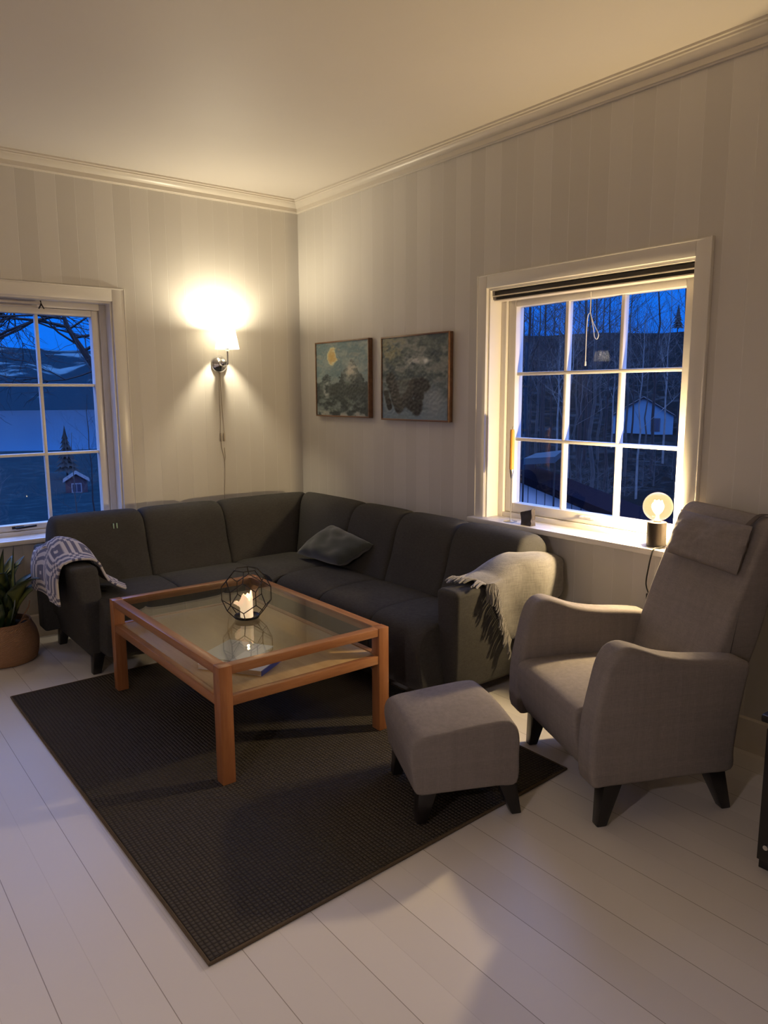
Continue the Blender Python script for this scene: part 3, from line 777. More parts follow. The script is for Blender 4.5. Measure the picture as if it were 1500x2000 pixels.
# ------------------------------------------------------------------ patterned blanket over the left arm
def weave(u, v):
    """overshot weave: pale ground with blue-grey/brown blocks; u,v in metres"""
    a, b = u/.0105, v/.0105
    ia, ib = int(math.floor(a)), int(math.floor(b))
    P = 18
    ma, mb_ = ia % P, ib % P
    A_, B_ = ma < 8, mb_ < 8
    if A_ and B_: dark = (ma//2+mb_//2) % 2 == 0
    elif A_: dark = ma in (1, 2, 5, 6)
    elif B_: dark = mb_ in (1, 2, 5, 6)
    else: dark = 9 <= ma <= 16 and 9 <= mb_ <= 16 and not (ma in (12, 13) and mb_ in (12, 13))
    return sl((98, 98, 122)) if dark else sl((206, 200, 200))
pb = thing('patterned_blanket', 'cream and blue-grey woven blanket with geometric pattern over the left sofa armrest', 'blanket', (-1.95, -.7, .61))
bp2 = [(-2.040, .395), (-2.046, .45), (-2.045, .52), (-2.026, .590), (-1.998, .622), (-1.94, .634), (-1.875, .632), (-1.838, .612), (-1.818, .565), (-1.795, .520), (-1.755, .490), (-1.718, .468)]
def pb_fn(u, v):
    s = u*(len(bp2)-1); i = min(int(s), len(bp2)-2); t = s-i
    P = [np.array(bp2[max(0, min(len(bp2)-1, i+d))]) for d in (-1, 0, 1, 2)]
    q = .5*((2*P[1])+(-P[0]+P[2])*t+(2*P[0]-5*P[1]+4*P[2]-P[3])*t*t+(-P[0]+3*P[1]-3*P[2]+P[3])*t**3)
    # rear edge v=1, front edge v=0
    if u < .45: yf = -.865-.02*u; yr = -.32-.05*u
    else:
        w_ = (u-.45)/.55; yf = -.874-.07*w_; yr = -.35-.40*w_
    y = yf+(yr-yf)*v
    lift = .082*math.sin(math.pi*min(1, v*1.0))**1.3*math.exp(-((u-.42)/.22)**2)+.008*math.sin(v*12+u*5)
    x = q[0]+(.012*math.sin(v*9)+.010*noise.noise(Vector((u*3, v*4, 1))))*(-1 if u < .4 else 1)*(1 if u < .3 else .4)
    return (x-(.010 if u < .35 else 0), y, q[1]+lift+.006+(.035*(1-v) if u < .12 else 0)*0)
obj_pb = cloth('cloth', pb_fn, 300, 170, attr_mat('woven_blanket', .9, .4, 500, .1), .011, colfn=lambda u, v: weave(u*.92, v*.52), parent=pb)

# ------------------------------------------------------------------ wall sconce
sp = Vector((-.668, 0, 1.703))
sconce = thing('wall_sconce', 'chrome wall lamp with a white tapered shade glowing on the left wall', 'wall lamp', sp)
rx = Matrix.Rotation(R(90), 3, 'X')   # lathe axis z -> -y
bm = NB(); lathe(bm, [(0, 0), (.058, 0), (.060, .006), (.056, .014), (.045, .024), (.030, .034), (.022, .042), (0, .046)], sp, 36, rx); obj('wall_plate', bm, M['chrome'], sconce)
bm = NB(); lathe(bm, [(0, .040), (.018, .042), (.026, .052), (.028, .066), (.022, .082), (.010, .090), (0, .092)], sp+Vector((0, 0, .008)), 24, rx)
obj('ball_joint', bm, M['chrome'], sconce)
bm = NB(); tube(bm, spline([(sp.x, -.06, sp.z-.004), (sp.x+.002, -.10, sp.z-.012), (sp.x+.002, -.130, sp.z-.002), (sp.x, -.136, sp.z+.03), (sp.x, -.136, sp.z+.10)], 6), .0055, 10)
lathe(bm, [(0, .082), (.014, .082), (.012, .096), (.016, .10), (.016, .14), (0, .14)], (sp.x, -.136, sp.z), 16)
obj('arm', bm, M['chrome'], sconce)
sh = Vector((sp.x, -.136, 1.800))
bm = NB(); lathe(bm, [(.080, 0), (.082, .001), (.0545, .135), (.0525, .135), (.080, 0)], sh, 48)
so_ = obj('lamp_shade', bm, M['shade'], sconce)
bm = NB(); lathe(bm, [(0, .0), (.010, .004), (.016, .014), (.016, .022), (.010, .030), (0, .034)], sh+Vector((0, 0, .030)), 20)
obj('bulb', bm, emis('sconce_bulb', WARM, 30), sconce)
point('sconce_light', sh+Vector((0, 0, .118)), P_SCONCE, WARM, .02, sconce)
bm = NB()
tube(bm, spline([(-.672, -.004, 1.648), (-.676, -.004, 1.50), (-.674, -.004, 1.35), (-.678, -.004, 1.24), (-.678, -.004, 1.21)], 6), .0016, 6)
tube(bm, spline([(-.664, -.004, 1.648), (-.662, -.004, 1.50), (-.656, -.004, 1.35), (-.650, -.004, 1.24), (-.652, -.004, 1.20)], 6), .0016, 6)
tube(bm, spline([(-.678, -.004, 1.20), (-.672, -.004, 1.12), (-.655, -.004, 1.03), (-.656, -.004, .92), (-.664, -.004, .80), (-.668, -.004, .60)], 6), .0019, 6)
tube(bm, spline([(-.652, -.004, 1.12), (-.648, -.004, 1.05), (-.655, -.004, 1.02)], 6), .0015, 6)
obj('cord', bm, M['cord_clear'], sconce, label='thin pale cord')
bm = NB(); box(bm, -.683, -.672, -.016, -.002, 1.165, 1.225, .003); box(bm, -.658, -.647, -.014, -.002, 1.165, 1.225, .003); obj('cord_switch', bm, M['cord_clear'], sconce)

# ------------------------------------------------------------------ window sill objects
SZ = .8032
lp = Vector((.004, -3.020, SZ)); lamp = thing('bulb_lamp', 'globe bulb table lamp with black cylinder base glowing on the right windowsill', 'table lamp', lp)
bm = NB(); lathe(bm, [(0, 0), (.041, 0), (.043, .002), (.043, .110), (.041, .112), (.020, .112), (.018, .108), (0, .108)], lp, 40); obj('base', bm, plain('bronze_black', (.035, .028, .024), .35, .7), lamp)
gc = lp+Vector((0, 0, .182))
prof = [(0.0, .118), (.013, .118), (.0135, .125)]+[(.0655*math.sin(th), .182-.0655*math.cos(th)) for th in [R(a) for a in range(20, 181, 8)]]
bm = NB(); lathe(bm, prof, lp, 40); obj('globe_bulb', bm, M['bulbglass'], lamp)
bm = NB(); lathe(bm, [(0, .108), (.014, .108), (.014, .122), (.010, .126), (.008, .15), (0, .152)], lp, 20); obj('socket', bm, M['steel'], lamp)
bm = NB()
for k in range(5):
    a = 2*math.pi*k/5
    tube(bm, spline([(lp.x+.006*math.cos(a), lp.y+.006*math.sin(a), lp.z+.148), (lp.x+.022*math.cos(a), lp.y+.022*math.sin(a), lp.z+.172), (lp.x+.016*math.cos(a+.4), lp.y+.016*math.sin(a+.4), lp.z+.210)], 4), .0022, 6)
obj('filament', bm, emis('filament', (1.0, .70, .32), 60), lamp)
point('bulb_light', gc, P_LAMP, AMBER, .03, lamp)
bm = NB(); tube(bm, spline([(.03, -3.055, SZ+.006), (-.03, -3.062, SZ+.004), (-.075, -3.060, SZ+.003), (-.088, -3.056, SZ-.03), (-.060, -3.030, .72), (-.035, -3.005, .63), (-.030, -3.02, .58)], 6), .0032, 8)
tube(bm, spline([(-.030, -3.025, .52), (-.030, -3.04, .40), (-.028, -3.06, .20), (-.03, -3.08, .02)], 6), .0032, 8)
obj('cable', bm, M['cord_black'], lamp, label='black cable')
bm = NB(); hexa(bm, [(-.040, -3.035, .515), (-.020, -3.035, .515), (-.020, -3.012, .515), (-.040, -3.012, .515), (-.040, -3.030, .585), (-.020, -3.030, .585), (-.020, -3.008, .585), (-.040, -3.008, .585)], .004, 2); obj('inline_switch', bm, M['cord_black'], lamp)
ch = Vector((-.012, -2.146, SZ)); ca = thing('candlestick', 'slender metal candlestick at the left end of the right windowsill', 'candlestick', ch)
bm = NB(); lathe(bm, [(0, 0), (.036, 0), (.037, .002), (.012, .005), (.003, .008), (.0022, .04), (.0022, .235), (.006, .24), (.009, .262), (.0115, .268), (.0115, .285), (.009, .285), (.009, .272), (0, .270)], ch, 28); obj('stand', bm, M['steel'], ca)
tc_ = thing('taper_candle', 'half-burnt amber taper candle standing in the slender candlestick', 'candle', ch+Vector((0, 0, .272)))
bm = NB(); lathe(bm, [(0, .2725), (.0085, .2725), (.0125, .288), (.0125, .49), (.010, .500), (.004, .497), (0, .495)], ch, 20); obj('wax', bm, M['candle_amber'], tc_)
bm = NB(); tube(bm, [ch+Vector((0, 0, .495)), ch+Vector((0, 0, .508)), ch+Vector((.002, -.002, .516))], .001, 6); obj('wick', bm, M['iron'], tc_)
bm = NB(); rk = Vector((-.035, -2.290, SZ))
hexa(bm, [(rk.x-.018, rk.y-.034, SZ+.0003), (rk.x+.020, rk.y-.036, SZ+.0003), (rk.x+.018, rk.y+.032, SZ+.0003), (rk.x-.018, rk.y+.034, SZ+.0003),
          (rk.x-.014, rk.y-.038, SZ+.088), (rk.x+.012, rk.y-.034, SZ+.090), (rk.x+.012, rk.y+.038, SZ+.070), (rk.x-.014, rk.y+.040, SZ+.068)])
bmesh.ops.subdivide_edges(bm, edges=bm.edges[:], cuts=5, use_grid_fill=True)
for v in bm.verts:
    if v.co.z > SZ+.004:
        d = noise.noise(v.co*45)*.007; v.co.x += d; v.co.y += noise.noise(v.co*40+Vector((5, 1, 2)))*.007
        if v.co.z > SZ+.06: v.co.z += noise.noise(Vector((0, v.co.y*50, 3)))*.012
st = obj('ornamental_stone', bm, M['stone'], angle=25); tag(st, 'small dark jagged stone block on the right windowsill near the candlestick', 'ornament')

# ------------------------------------------------------------------ paintings
def fbm(u, v, s, o=4, seed=0):
    a = 0; am = .5
    for k in range(o): a += am*noise.noise(Vector((u*s+seed, v*s-seed, seed*.7+k*3.1))); s *= 2; am *= .55
    return a
def segd(u, v, a, b):
    ax, ay = a; bx, by = b; dx, dy = bx-ax, by-ay; t = max(0, min(1, ((u-ax)*dx+(v-ay)*dy)/(dx*dx+dy*dy))); return math.hypot(u-ax-t*dx, v-ay-t*dy)
def mixc(a, b, t): t = max(0, min(1, t)); return tuple(x+(y-x)*t for x, y in zip(a, b))
def art1(u, v):   # v from top
    n1 = fbm(u*1.4, v*2.6, 3, 5, 1); n2 = fbm(u, v*1.7, 9, 4, 8)
    c = (98, 118, 124)
    c = mixc(c, (128, 140, 142), .4+2.2*n1+1.2*n2)
    rid = .52-.24*math.exp(-((u-.70)/.16)**2)+.10*n1*2-.10*math.exp(-((u-.2)/.08)**2)
    if v > rid: c = mixc((46, 56, 60), (104, 116, 118), .42+2.8*n2+1.0*n1)
    pk = math.exp(-(((u-.70)/.12)**2+((v-.38)/.12)**2)); c = mixc(c, (170, 170, 162), pk*(1.0+2*n2))
    band = math.exp(-((v-.66)/.09)**2)*(.9 if u > .25 else .5); c = mixc(c, (52, 60, 62), band*(1+n2*2))
    c = mixc(c, (150, 156, 158), 1.5*math.exp(-(((u-.19)/.05)**2+((v-.62)/.13)**2))*(.4+3*n2))
    c = mixc(c, (122, 132, 132), (v-.80)*3.5*(.6+3*n2))
    if v > .94: c = mixc(c, (150, 152, 150), .15+2.5*n2)
    m = ((u-.315)/.078)**2+((v-.195)/.105)**2; m += n2*1.6+n1*.6
    if m < 1: c = mixc((176, 152, 98), (186, 174, 132), m)
    elif m < 1.6: c = mixc((205, 200, 165), c, (m-1)/.6)
    return c
def art2(u, v):
    n1 = fbm(u*1.2, v*2, 3, 5, 21); n2 = fbm(u, v*1.6, 10, 4, 33)
    c = mixc((62, 74, 78), (118, 124, 122), .5+2.4*n1+1.8*n2)
    c = mixc(c, (128, 128, 108), math.exp(-(((u-.12)/.2)**2+((v-.12)/.16)**2))*(.6+4*n2))
    c = mixc(c, (168, 170, 170), 1.3*math.exp(-(((u-.50)/.12)**2+((v-.30)/.07)**2))*(.6+2*n2))
    c = mixc(c, (200, 205, 205), 1.2*math.exp(-(((u-.68)/.04)**2+((v-.30)/.03)**2)))
    if v > .5: c = mixc(c, (104, 120, 134), (v-.5)*2.2+.8*n1)
    c = mixc(c, (120, 130, 140), 1.2*math.exp(-(((u-.80)/.14)**2+((v-.78)/.2)**2)))
    d = min(segd(u, v, (.13, .50), (.27, .86)), segd(u, v, (.27, .86), (.52, .60))*1.05, segd(u, v, (.50, .58), (.66, .60))*.9, segd(u, v, (.62, .56), (.55, .86)), segd(u, v, (.42, .80), (.55, .88)), segd(u, v, (.06, .68), (.12, .86))*1.8)
    d += n2*.03
    if d < .060: c = mixc((30, 31, 31), (52, 53, 52), .5+3*n2)
    elif d < .085: c = mixc((52, 54, 52), c, (d-.06)/.025)
    if .14 < u < .5 and .52 < v < .6+(.3-abs(u-.3)): c = mixc(c, (84, 84, 78), .5)
    return c
def painting(y0, y1, z0, z1, fn, label):
    root = thing('painting', label, 'painting', (0, (y0+y1)/2, z0)); T = .034
    bm = NB(); fwid = .010
    for (a0, a1, b0, b1) in ((y0, y1, z0, z0+fwid), (y0, y1, z1-fwid, z1), (y0, y0+fwid, z0+fwid, z1-fwid), (y1-fwid, y1, z0+fwid, z1-fwid)):
        box(bm, -T-.004, -.004, a0, a1, b0, b1, .0015)
    obj('frame', bm, wood('picture_frame', (.10, .045, .02), (.22, .11, .055), 'Y', .4), root)
    nu, nv = 150, 124; bm = NB(); G = []; cols = []
    for i in range(nu+1):
        row = []
        for j in range(nv+1):
            u, v = i/nu, j/nv
            c = fn(u, v); cols.append(sl(tuple(max(0, (x-30)*1.28+22) for x in c)))
            row.append((-T+.002-.002*noise.noise(Vector((u*30, v*30, 0))), y1-fwid-(y1-y0-2*fwid)*u, z1-fwid-(z1-z0-2*fwid)*v))
        G.append(row)
    grid_surf(bm, G); me = bpy.data.meshes.new('canvas'); bm.to_mesh(me); bm.free()
    at = me.color_attributes.new('Col', 'FLOAT_COLOR', 'POINT')
    for k, c in enumerate(cols): at.data[k].color = (*c, 1)
    obj('canvas', me, attr_mat('oil_paint', .6, .25, 120, mf=.05), root)
    bm = NB(); box(bm, -T+.006, -.006, y0+fwid, y1-fwid, z0+fwid, z1-fwid); obj('backing', bm, plain('backing_board', (.2, .15, .1), .8), root, smooth=False)
painting(-.900, -.258, 1.335, 1.857, art1, 'blue-grey abstract landscape painting with a yellow moon, left of the pair')
painting(-1.670, -1.030, 1.328, 1.850, art2, 'dark grey abstract painting with black V-shaped strokes, right of the pair')

# ------------------------------------------------------------------ potted plant
pc = Vector((-2.225, -.335, 0)); plant = thing('potted_plant', 'broad-leaved green houseplant in a woven basket left of the sofa', 'plant', pc)
def basket_mat():
    t = NT('woven_basket'); co = t.coord(); s = t.n('SeparateXYZ'); t.l(co, s.inputs[0])
    at = t.math('ARCTAN2', s.outputs['Y'], s.outputs['X'])
    a = t.math('SINE', t.math('MULTIPLY', at, 60)); b = t.math('SINE', t.math('MULTIPLY', s.outputs['Z'], 620))
    h = t.math('MULTIPLY', a, b); n_ = t.noise(co, 40)
    t.base(t.mix(t.math('ADD', t.math('MULTIPLY', h, .25), .5), (.24, .12, .06), (.42, .24, .13))); t.set(Roughness=.8); t.bump(h, .6, .004); return t.m
bm = NB(); bp3 = [(0, .0), (.150, .0), (.168, .015), (.180, .07), (.182, .12), (.170, .175), (.150, .215), (.146, .232), (.138, .232), (.140, .214), (.158, .17), (.160, .12), (.1, .10), (0, .10)]
lathe(bm, [tuple(p) for p in spline(bp3[1:9], 3)], pc+Vector((0, 0, .0005)), 48); lathe(bm, bp3[8:], pc, 48); lathe(bm, [(0, 0), (.150, 0)], pc+Vector((0, 0, .0005)), 48)
obj('basket', bm, basket_mat(), plant)
bm = NB(); lathe(bm, [(0, .205), (.08, .208), (.139, .200), (.139, .13), (0, .13)], pc, 32); obj('soil', bm, plain('soil', (.02, .014, .01), .9, 0, .5, 80, .5), plant)
def leaf_mat():
    t = NT('variegated_leaf'); a = t.n('Attribute'); a.attribute_name = 'Col'; t.base(a.outputs['Color']); t.set(Roughness=.35); return t.m
lm = leaf_mat(); rnd = random.Random(11)
def leaf(base, ang, lean, L, W, droop):
    """leaf strip: rises from base, leaning outward by 'lean', drooping at the tip"""
    n, m = 18, 6; G = []; cols = []
    d = Vector((math.cos(ang), math.sin(ang), 0)); side = Vector((-d.y, d.x, 0)); p = Vector(base); el = R(88)-lean
    for i in range(n+1):
        f = i/n; w_ = 1.25*W*(math.sin(math.pi*min(1, f**.75*.97+.03)))**.9+.006*(1-f)
        row = []
        for j in range(m+1):
            s = 2*j/m-1
            up = d*(-math.sin(el))+Vector((0, 0, math.cos(el)))
            row.append(p+side*(s*w_)+up*(abs(s)**1.5*w_*.35))
            e = abs(s); nn = noise.noise(Vector((f*14, s*3, ang*5)))
            inner = (1-e)*(math.sin(math.pi*f)**.6)
            cols.append(mixc(sl((26, 46, 22)), sl((150, 155, 84)), inner*1.5-.35+nn*.5))
        G.append(row); el -= droop*f*2/n; p = p+(d*math.cos(el)+Vector((0, 0, math.sin(el))))*(L/n)
    bm = NB(); grid_surf(bm, G); me = bpy.data.meshes.new('leaf'); bm.to_mesh(me); bm.free()
    at = me.color_attributes.new('Col', 'FLOAT_COLOR', 'POINT')
    for k, c in enumerate(cols): at.data[k].color = (*c, 1)
    o = obj('leaf', me, lm, plant, angle=80)
    md = o.modifiers.new('th', 'SOLIDIFY'); md.thickness = .0015
    return o
for ang, lean, L, W, dr in ((R(300), .05, .46, .026, .15), (R(305), .22, .40, .062, 1.3), (R(225), .25, .42, .066, 1.4), (R(275), .16, .44, .060, 1.1), (R(350), .25, .40, .060, 1.3), (R(250), .18, .42, .060, .9), (R(330), .16, .42, .050, .8), (R(10), .42, .46, .034, 2.1), (R(190), .35, .42, .045, 1.2), (R(285), .12, .34, .052, .5), (R(215), .15, .42, .045, .6),
                           (R(60), .2, .44, .045, .8), (R(130), .2, .44, .045, .7), (R(345), .10, .36, .05, .5), (R(160), .6, .46, .035, 2.2), (R(240), .5, .40, .035, 2.0), (R(20), .15, .42, .045, .7)):
    leaf(pc+Vector((rnd.uniform(-.05, .05), rnd.uniform(-.05, .05), .200)), ang, lean, L, W, dr)
leaf(pc+Vector((.05, -.04, .2)), R(310), .03, .47, .010, .05)
bm = NB(); tube(bm, spline([pc+Vector((.08, -.03, .2)), pc+Vector((.10, -.04, .25)), pc+Vector((.13, -.05, .30)), pc+Vector((.14, -.05, .34))], 4), .0035, 6)
tube(bm, spline([pc+Vector((.06, -.05, .2)), pc+Vector((.09, -.08, .24)), pc+Vector((.12, -.06, .235))], 4), .005, 6)
obj('dry_stem', bm, plain('dry_stem', (.22, .12, .07), .8), plant, label='dried brown stem')

# ------------------------------------------------------------------ black cabinet at the right edge
cb = thing('black_cabinet', 'glossy black cabinet cut off by the right edge of the picture', 'cabinet', (-.50, -4.25, 0))
bm = NB(); box(bm, -.765, -.20, -4.60, -3.905, .03, .49, .006); obj('body', bm, plain('black_gloss', (.02, .016, .012), .15), cb)
bm = NB(); box(bm, -.780, -.19, -4.615, -3.890, .49, .515, .006); obj('top_panel', bm, M['black'], cb)
bm = NB(); box(bm, -.790, -.767, -4.59, -3.915, .045, .480, .003); dd = obj('door', bm, M['black'], cb)
for z_ in (.10, .45): obj('knob', tube(NB(), [(-.790, -3.945, z_), (-.803, -3.945, z_)], .008, 12), M['chrome'], dd)
for x, y in ((-.74, -3.93), (-.74, -4.57), (-.24, -3.93), (-.24, -4.57)):
    bm = NB(); box(bm, x-.02, x+.02, y-.02, y+.02, 0, .032, .002); obj('foot', bm, M['black'], cb)

# ------------------------------------------------------------------ lamps outside the frame that light the room
pd = Vector((-4.1, -4.2, 1.72)); pend = thing('pendant_lamp', 'metal pendant lamp hanging over the room to the left of the viewer', 'pendant lamp', pd)
bm = NB(); lathe(bm, [(.028, .16), (.06, .15), (.13, .08), (.17, 0), (.167, 0), (.127, .078), (.058, .146), (.028, .156)], pd, 40); obj('lamp_shade', bm, plain('white_enamel', (.8, .78, .75), .4), pend)
bm = NB(); tube(bm, [pd+Vector((0, 0, .15)), (pd.x, pd.y, H)], .003, 8); obj('cord', bm, M['cord_black'], pend)
bm = NB(); lathe(bm, [(0, .0), (.02, .008), (.03, .03), (.022, .055), (.014, .07), (0, .075)], pd+Vector((0, 0, .03)), 20); obj('bulb', bm, emis('pendant_bulb', (1, .82, .62), 12), pend)
point('pendant_light', pd+Vector((0, 0, .02)), P_PENDANT, (1.0, .85, .84), .05, pend)
fl = Vector((-3.05, -.28, 0)); flr = thing('floor_lamp', 'small white-shaded floor lamp left of the plant, mirrored in the right window', 'floor lamp', fl)
bm = NB(); lathe(bm, [(0, 0), (.12, 0), (.12, .012), (.012, .02), (.008, .04), (.008, 1.80), (0, 1.80)], fl, 28); obj('pole', bm, M['steel'], flr)
bm = NB(); lathe(bm, [(.085, 0), (.086, 0), (.061, .10), (.06, .10), (.085, 0)], fl+Vector((0, 0, 1.80)), 36); obj('lamp_shade', bm, M['shade'], flr)
point('floor_lamp_light', fl+Vector((0, 0, 1.86)), P_LEFTLAMP, (1, .85, .66), .03, flr)

# ------------------------------------------------------------------ outdoors
def az_pt(az, r, z=0): return Vector((CAM.x+r*math.cos(R(az)), CAM.y+r*math.sin(R(az)), z))
def interp(x, xs): # xs list of (x,y)
    if x <= xs[0][0]: return xs[0][1]
    for (a, b), (c, d) in zip(xs, xs[1:]):
        if x <= c: return b+(d-b)*(x-a)/(c-a)
    return xs[-1][1]
def ground_z(az, r):
    right = [(5, -2.2), (12, -2.6), (30, -3.0), (90, -3.6), (115, .0), (180, 14.5), (260, 15)]
    left = [(5, -2.2), (15, -3.4), (40, -6.0), (92, -9.6), (150, -10.8), (235, -14.2), (260, -15)]
    t = max(0, min(1, (az-47)/12)); t = t*t*(3-2*t)
    z = interp(r, right)*(1-t)+interp(r, left)*t
    if r > 110: z += (r-110)/70*(.9*noise.noise(Vector((az*.9, 1, 2)))+.5*noise.noise(Vector((az*4, 5, 2))))*(1-t)
    return z+.35*noise.noise(Vector((az*.35, r*.08, 0)))*min(1, r/25)
def terrain_mat(nm, lo_, hi_):
    t = NT(nm); g = t.n('NewGeometry'); n1 = t.noise(g.outputs['Position'], .35, 6, .65); n2 = t.noise(g.outputs['Position'], 2.2, 4, .6)
    f = t.math('ADD', t.math('MULTIPLY', n1, .6), t.math('MULTIPLY', n2, .4)); mr = t.n('MapRange'); mr.inputs[1].default_value = .5; mr.inputs[2].default_value = .68; t.l(f, mr.inputs[0])
    t.base(t.mix(mr.outputs[0], lo_, hi_)); t.set(Roughness=.9); t.b.inputs['Specular IOR Level'].default_value = 0; return t.m
for nm_, a0_, n_, lo_, hi_ in (('ground', 10, 20, (.004, .006, .007), (.026, .030, .032)), ('ground', 50, 41, (.006, .016, .022), (.014, .034, .042))):  # meadow entry: lake haze is put into its bluer colours
    bm = NB(); G = []
    for i in range(n_+1):
        az = a0_+i*2.0; G.append([az_pt(az, r_, ground_z(az, r_)) for r_ in [5+(k/54)**2.0*230 for k in range(55)]])
    grid_surf(bm, G); tr = obj(nm_, bm, terrain_mat('dusk_ground_%s' % ('slope' if a0_ < 40 else 'meadow'), lo_, hi_)); tr['kind'] = 'structure'
bm = NB(); G = [[az_pt(50+i*3, r_, -14.0) for r_ in (200, 260, 400, 700, 1300)] for i in range(25)]; grid_surf(bm, G)
t = NT('fjord_water'); t.base((.02, .03, .05)); t.set(Roughness=.14); n1 = t.noise(t.mapping(t.n('NewGeometry').outputs['Position'], (.05, .05, .05)), 2, 3); t.bump(n1, .03, 1.0)
lk = obj('water', bm, t.m, smooth=False); lk['kind'] = 'structure'
bm = NB(); G = []
for i in range(0, 73):
    az = 52+i*1.0; row = []
    for k in range(14):
        f = k/13; r_ = 820+f*650
        top = 92+22*noise.noise(Vector((az*.12, 0, 5)))+9*noise.noise(Vector((az*.6, 0, 1)))
        row.append(az_pt(az, r_, -14+top*(f**.8)+12*noise.noise(Vector((az*.5, f*4, 3)))*math.sin(math.pi*f)))
    G.append(row)
grid_surf(bm, G)
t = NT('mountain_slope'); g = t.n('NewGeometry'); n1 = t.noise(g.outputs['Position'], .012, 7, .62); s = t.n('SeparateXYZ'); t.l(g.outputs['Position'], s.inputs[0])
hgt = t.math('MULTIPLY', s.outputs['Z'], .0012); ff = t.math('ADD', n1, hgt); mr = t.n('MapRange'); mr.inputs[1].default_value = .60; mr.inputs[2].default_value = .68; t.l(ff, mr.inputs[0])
t.base(t.mix(mr.outputs[0], (.005, .017, .026), (.05, .10, .12))); t.set(Roughness=1.0); t.b.inputs['Specular IOR Level'].default_value = 0  # blue of distant haze is put into both slope colours
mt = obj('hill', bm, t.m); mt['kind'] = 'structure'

bark = plain('bark', (.006, .006, .008), .9, 0, .4, 8); birch = plain('birch_bark', (.11, .105, .10), .8, 0, .7, 5)
def grow(bm_t, bm_b, rnd, h, rad, spread=.55, lean=(0, 0), depth=4, n0=9, start=.35):
    def branch(p, d, L, r, dep):
        pts = [p]; n = 4; dd = d.copy()
        for k in range(n):
            dd = (dd+Vector((rnd.uniform(-.22, .22), rnd.uniform(-.22, .22), rnd.uniform(-.05, .16)))).normalized(); pts.append(pts[-1]+dd*L/n)
        tube(bm_b, pts, [r*(1-.7*k/n) for k in range(n+1)], 4 if dep < 3 else 5, caps=False)
        if dep > 0:
            for k in range(rnd.choice((3, 4))):
                i = rnd.randint(1, n); q = pts[i]; ax = Vector((rnd.uniform(-1, 1), rnd.uniform(-1, 1), rnd.uniform(-.3, .8))).normalized()
                branch(q, (dd*.75+ax*.8).normalized(), L*rnd.uniform(.5, .72), r*.5, dep-1)
    pts = [Vector((0, 0, -.3))]; n = 8
    for k in range(1, n+1): pts.append(Vector((lean[0]*k/n*h+rnd.uniform(-.06, .06)*h*.12, lean[1]*k/n*h+rnd.uniform(-.06, .06)*h*.12, h*k/n)))
    tube(bm_t, pts, [rad*(1-.85*k/n) for k in range(n+1)], 7)
    for k in range(n0):
        f = start+(1-start)*k/n0+rnd.uniform(0, .05); i = min(n-1, int(f*n)); q = pts[i].lerp(pts[i+1], f*n-i)
        a = rnd.uniform(0, 2*math.pi); d = Vector((math.cos(a)*spread, math.sin(a)*spread, rnd.uniform(.4, .9))).normalized()
        branch(q, d, h*rnd.uniform(.20, .34)*(1.15-f*.6), rad*.30*(1.1-f), depth-1)
def make_tree(kind, seed, h, rad, label, group=None, m=bark, **k):
    rnd = random.Random(seed); a, b = NB(), NB(); grow(a, b, rnd, h, rad, **k)
    root = thing(kind, label, 'tree', (0, 0, 0), group=group)
    obj('trunk', a, m, root, world=False); obj('branches', b, m, root, world=False); return root
def copy_tree(r):
    c = r.copy(); COL.objects.link(c)
    for chd in list(r.children):
        d = chd.copy(); COL.objects.link(d); d.parent = c
    return c
GL = 'one of the bare leafless trees crowding the dark hillside beyond the right window'
protos = [make_tree('bare_tree', s, h, r_, GL, 'bare trees on the hillside', m_, spread=sp_, depth=4, n0=n_) for s, h, r_, sp_, n_, m_ in ((1, 11, .085, .5, 13, bark), (2, 10, .08, .8, 14, plain('grey_bark', (.028, .028, .028), .9, 0, .6, 4)), (3, 9, .06, .5, 12, birch), (4, 12, .11, .9, 15, bark))]
rnd = random.Random(5)
spots = [(38.4, 24, 0), (37.2, 30, 3), (36.4, 22, 1), (41.2, 21, 3), (40.4, 26, 1), (39.4, 33, 0), (35.4, 28, 0), (34.0, 34, 1), (33.1, 25, 2), (32.2, 36, 0), (30.4, 30, 3), (38.0, 18, 2), (42.0, 30, 1), (42.6, 24, 3), (40.9, 38, 0), (36.9, 42, 3), (35.9, 48, 1), (34.6, 44, 3), (38.9, 46, 2), (31.4, 46, 2), (43.4, 34, 0), (29.6, 38, 1), (33.6, 52, 0), (37.6, 55, 1), (41.6, 50, 3), (39.9, 58, 0), (40.0, 41, 3), (35.0, 60, 2), (32.7, 62, 1), (43.0, 46, 1), (36.6, 65, 0), (38.3, 68, 3)]
for i, (az, r_, k) in enumerate(spots):
    first = protos[k].get('used') is None
    o = protos[k] if first else copy_tree(protos[k])
    protos[k]['used'] = 1
    if 'used' in o and o is not protos[k]: del o['used']
    r_ += 8; o.location = az_pt(az, r_, ground_z(az, r_)-.1); o.rotation_euler = (0, 0, rnd.uniform(0, 6.28)); s_ = rnd.uniform(.8, 1.12)*(.75+r_/120); o.scale = (s_, s_, s_)
for p_ in protos:
    if 'used' in p_: del p_['used']
shr = make_tree('bare_shrub', 31, 1.9, .03, 'low tangled bare shrub on the slope below the trees beyond the right window', 'bare shrubs on the slope', plain('frosted_twigs', (.03, .032, .034), .9), spread=1.1, depth=4, n0=16, start=.05)
rs = random.Random(9)
for i in range(16):
    o = shr if i == 0 else copy_tree(shr)
    az = 29.5+13.5*((i*.618) % 1); r_ = 13+34*((i*.377) % 1)
    o.location = az_pt(az, r_, ground_z(az, r_)-.05); o.rotation_euler = (0, 0, rs.uniform(0, 6)); q = rs.uniform(.6, 1.3); o.scale = (q*1.3, q*1.3, q)
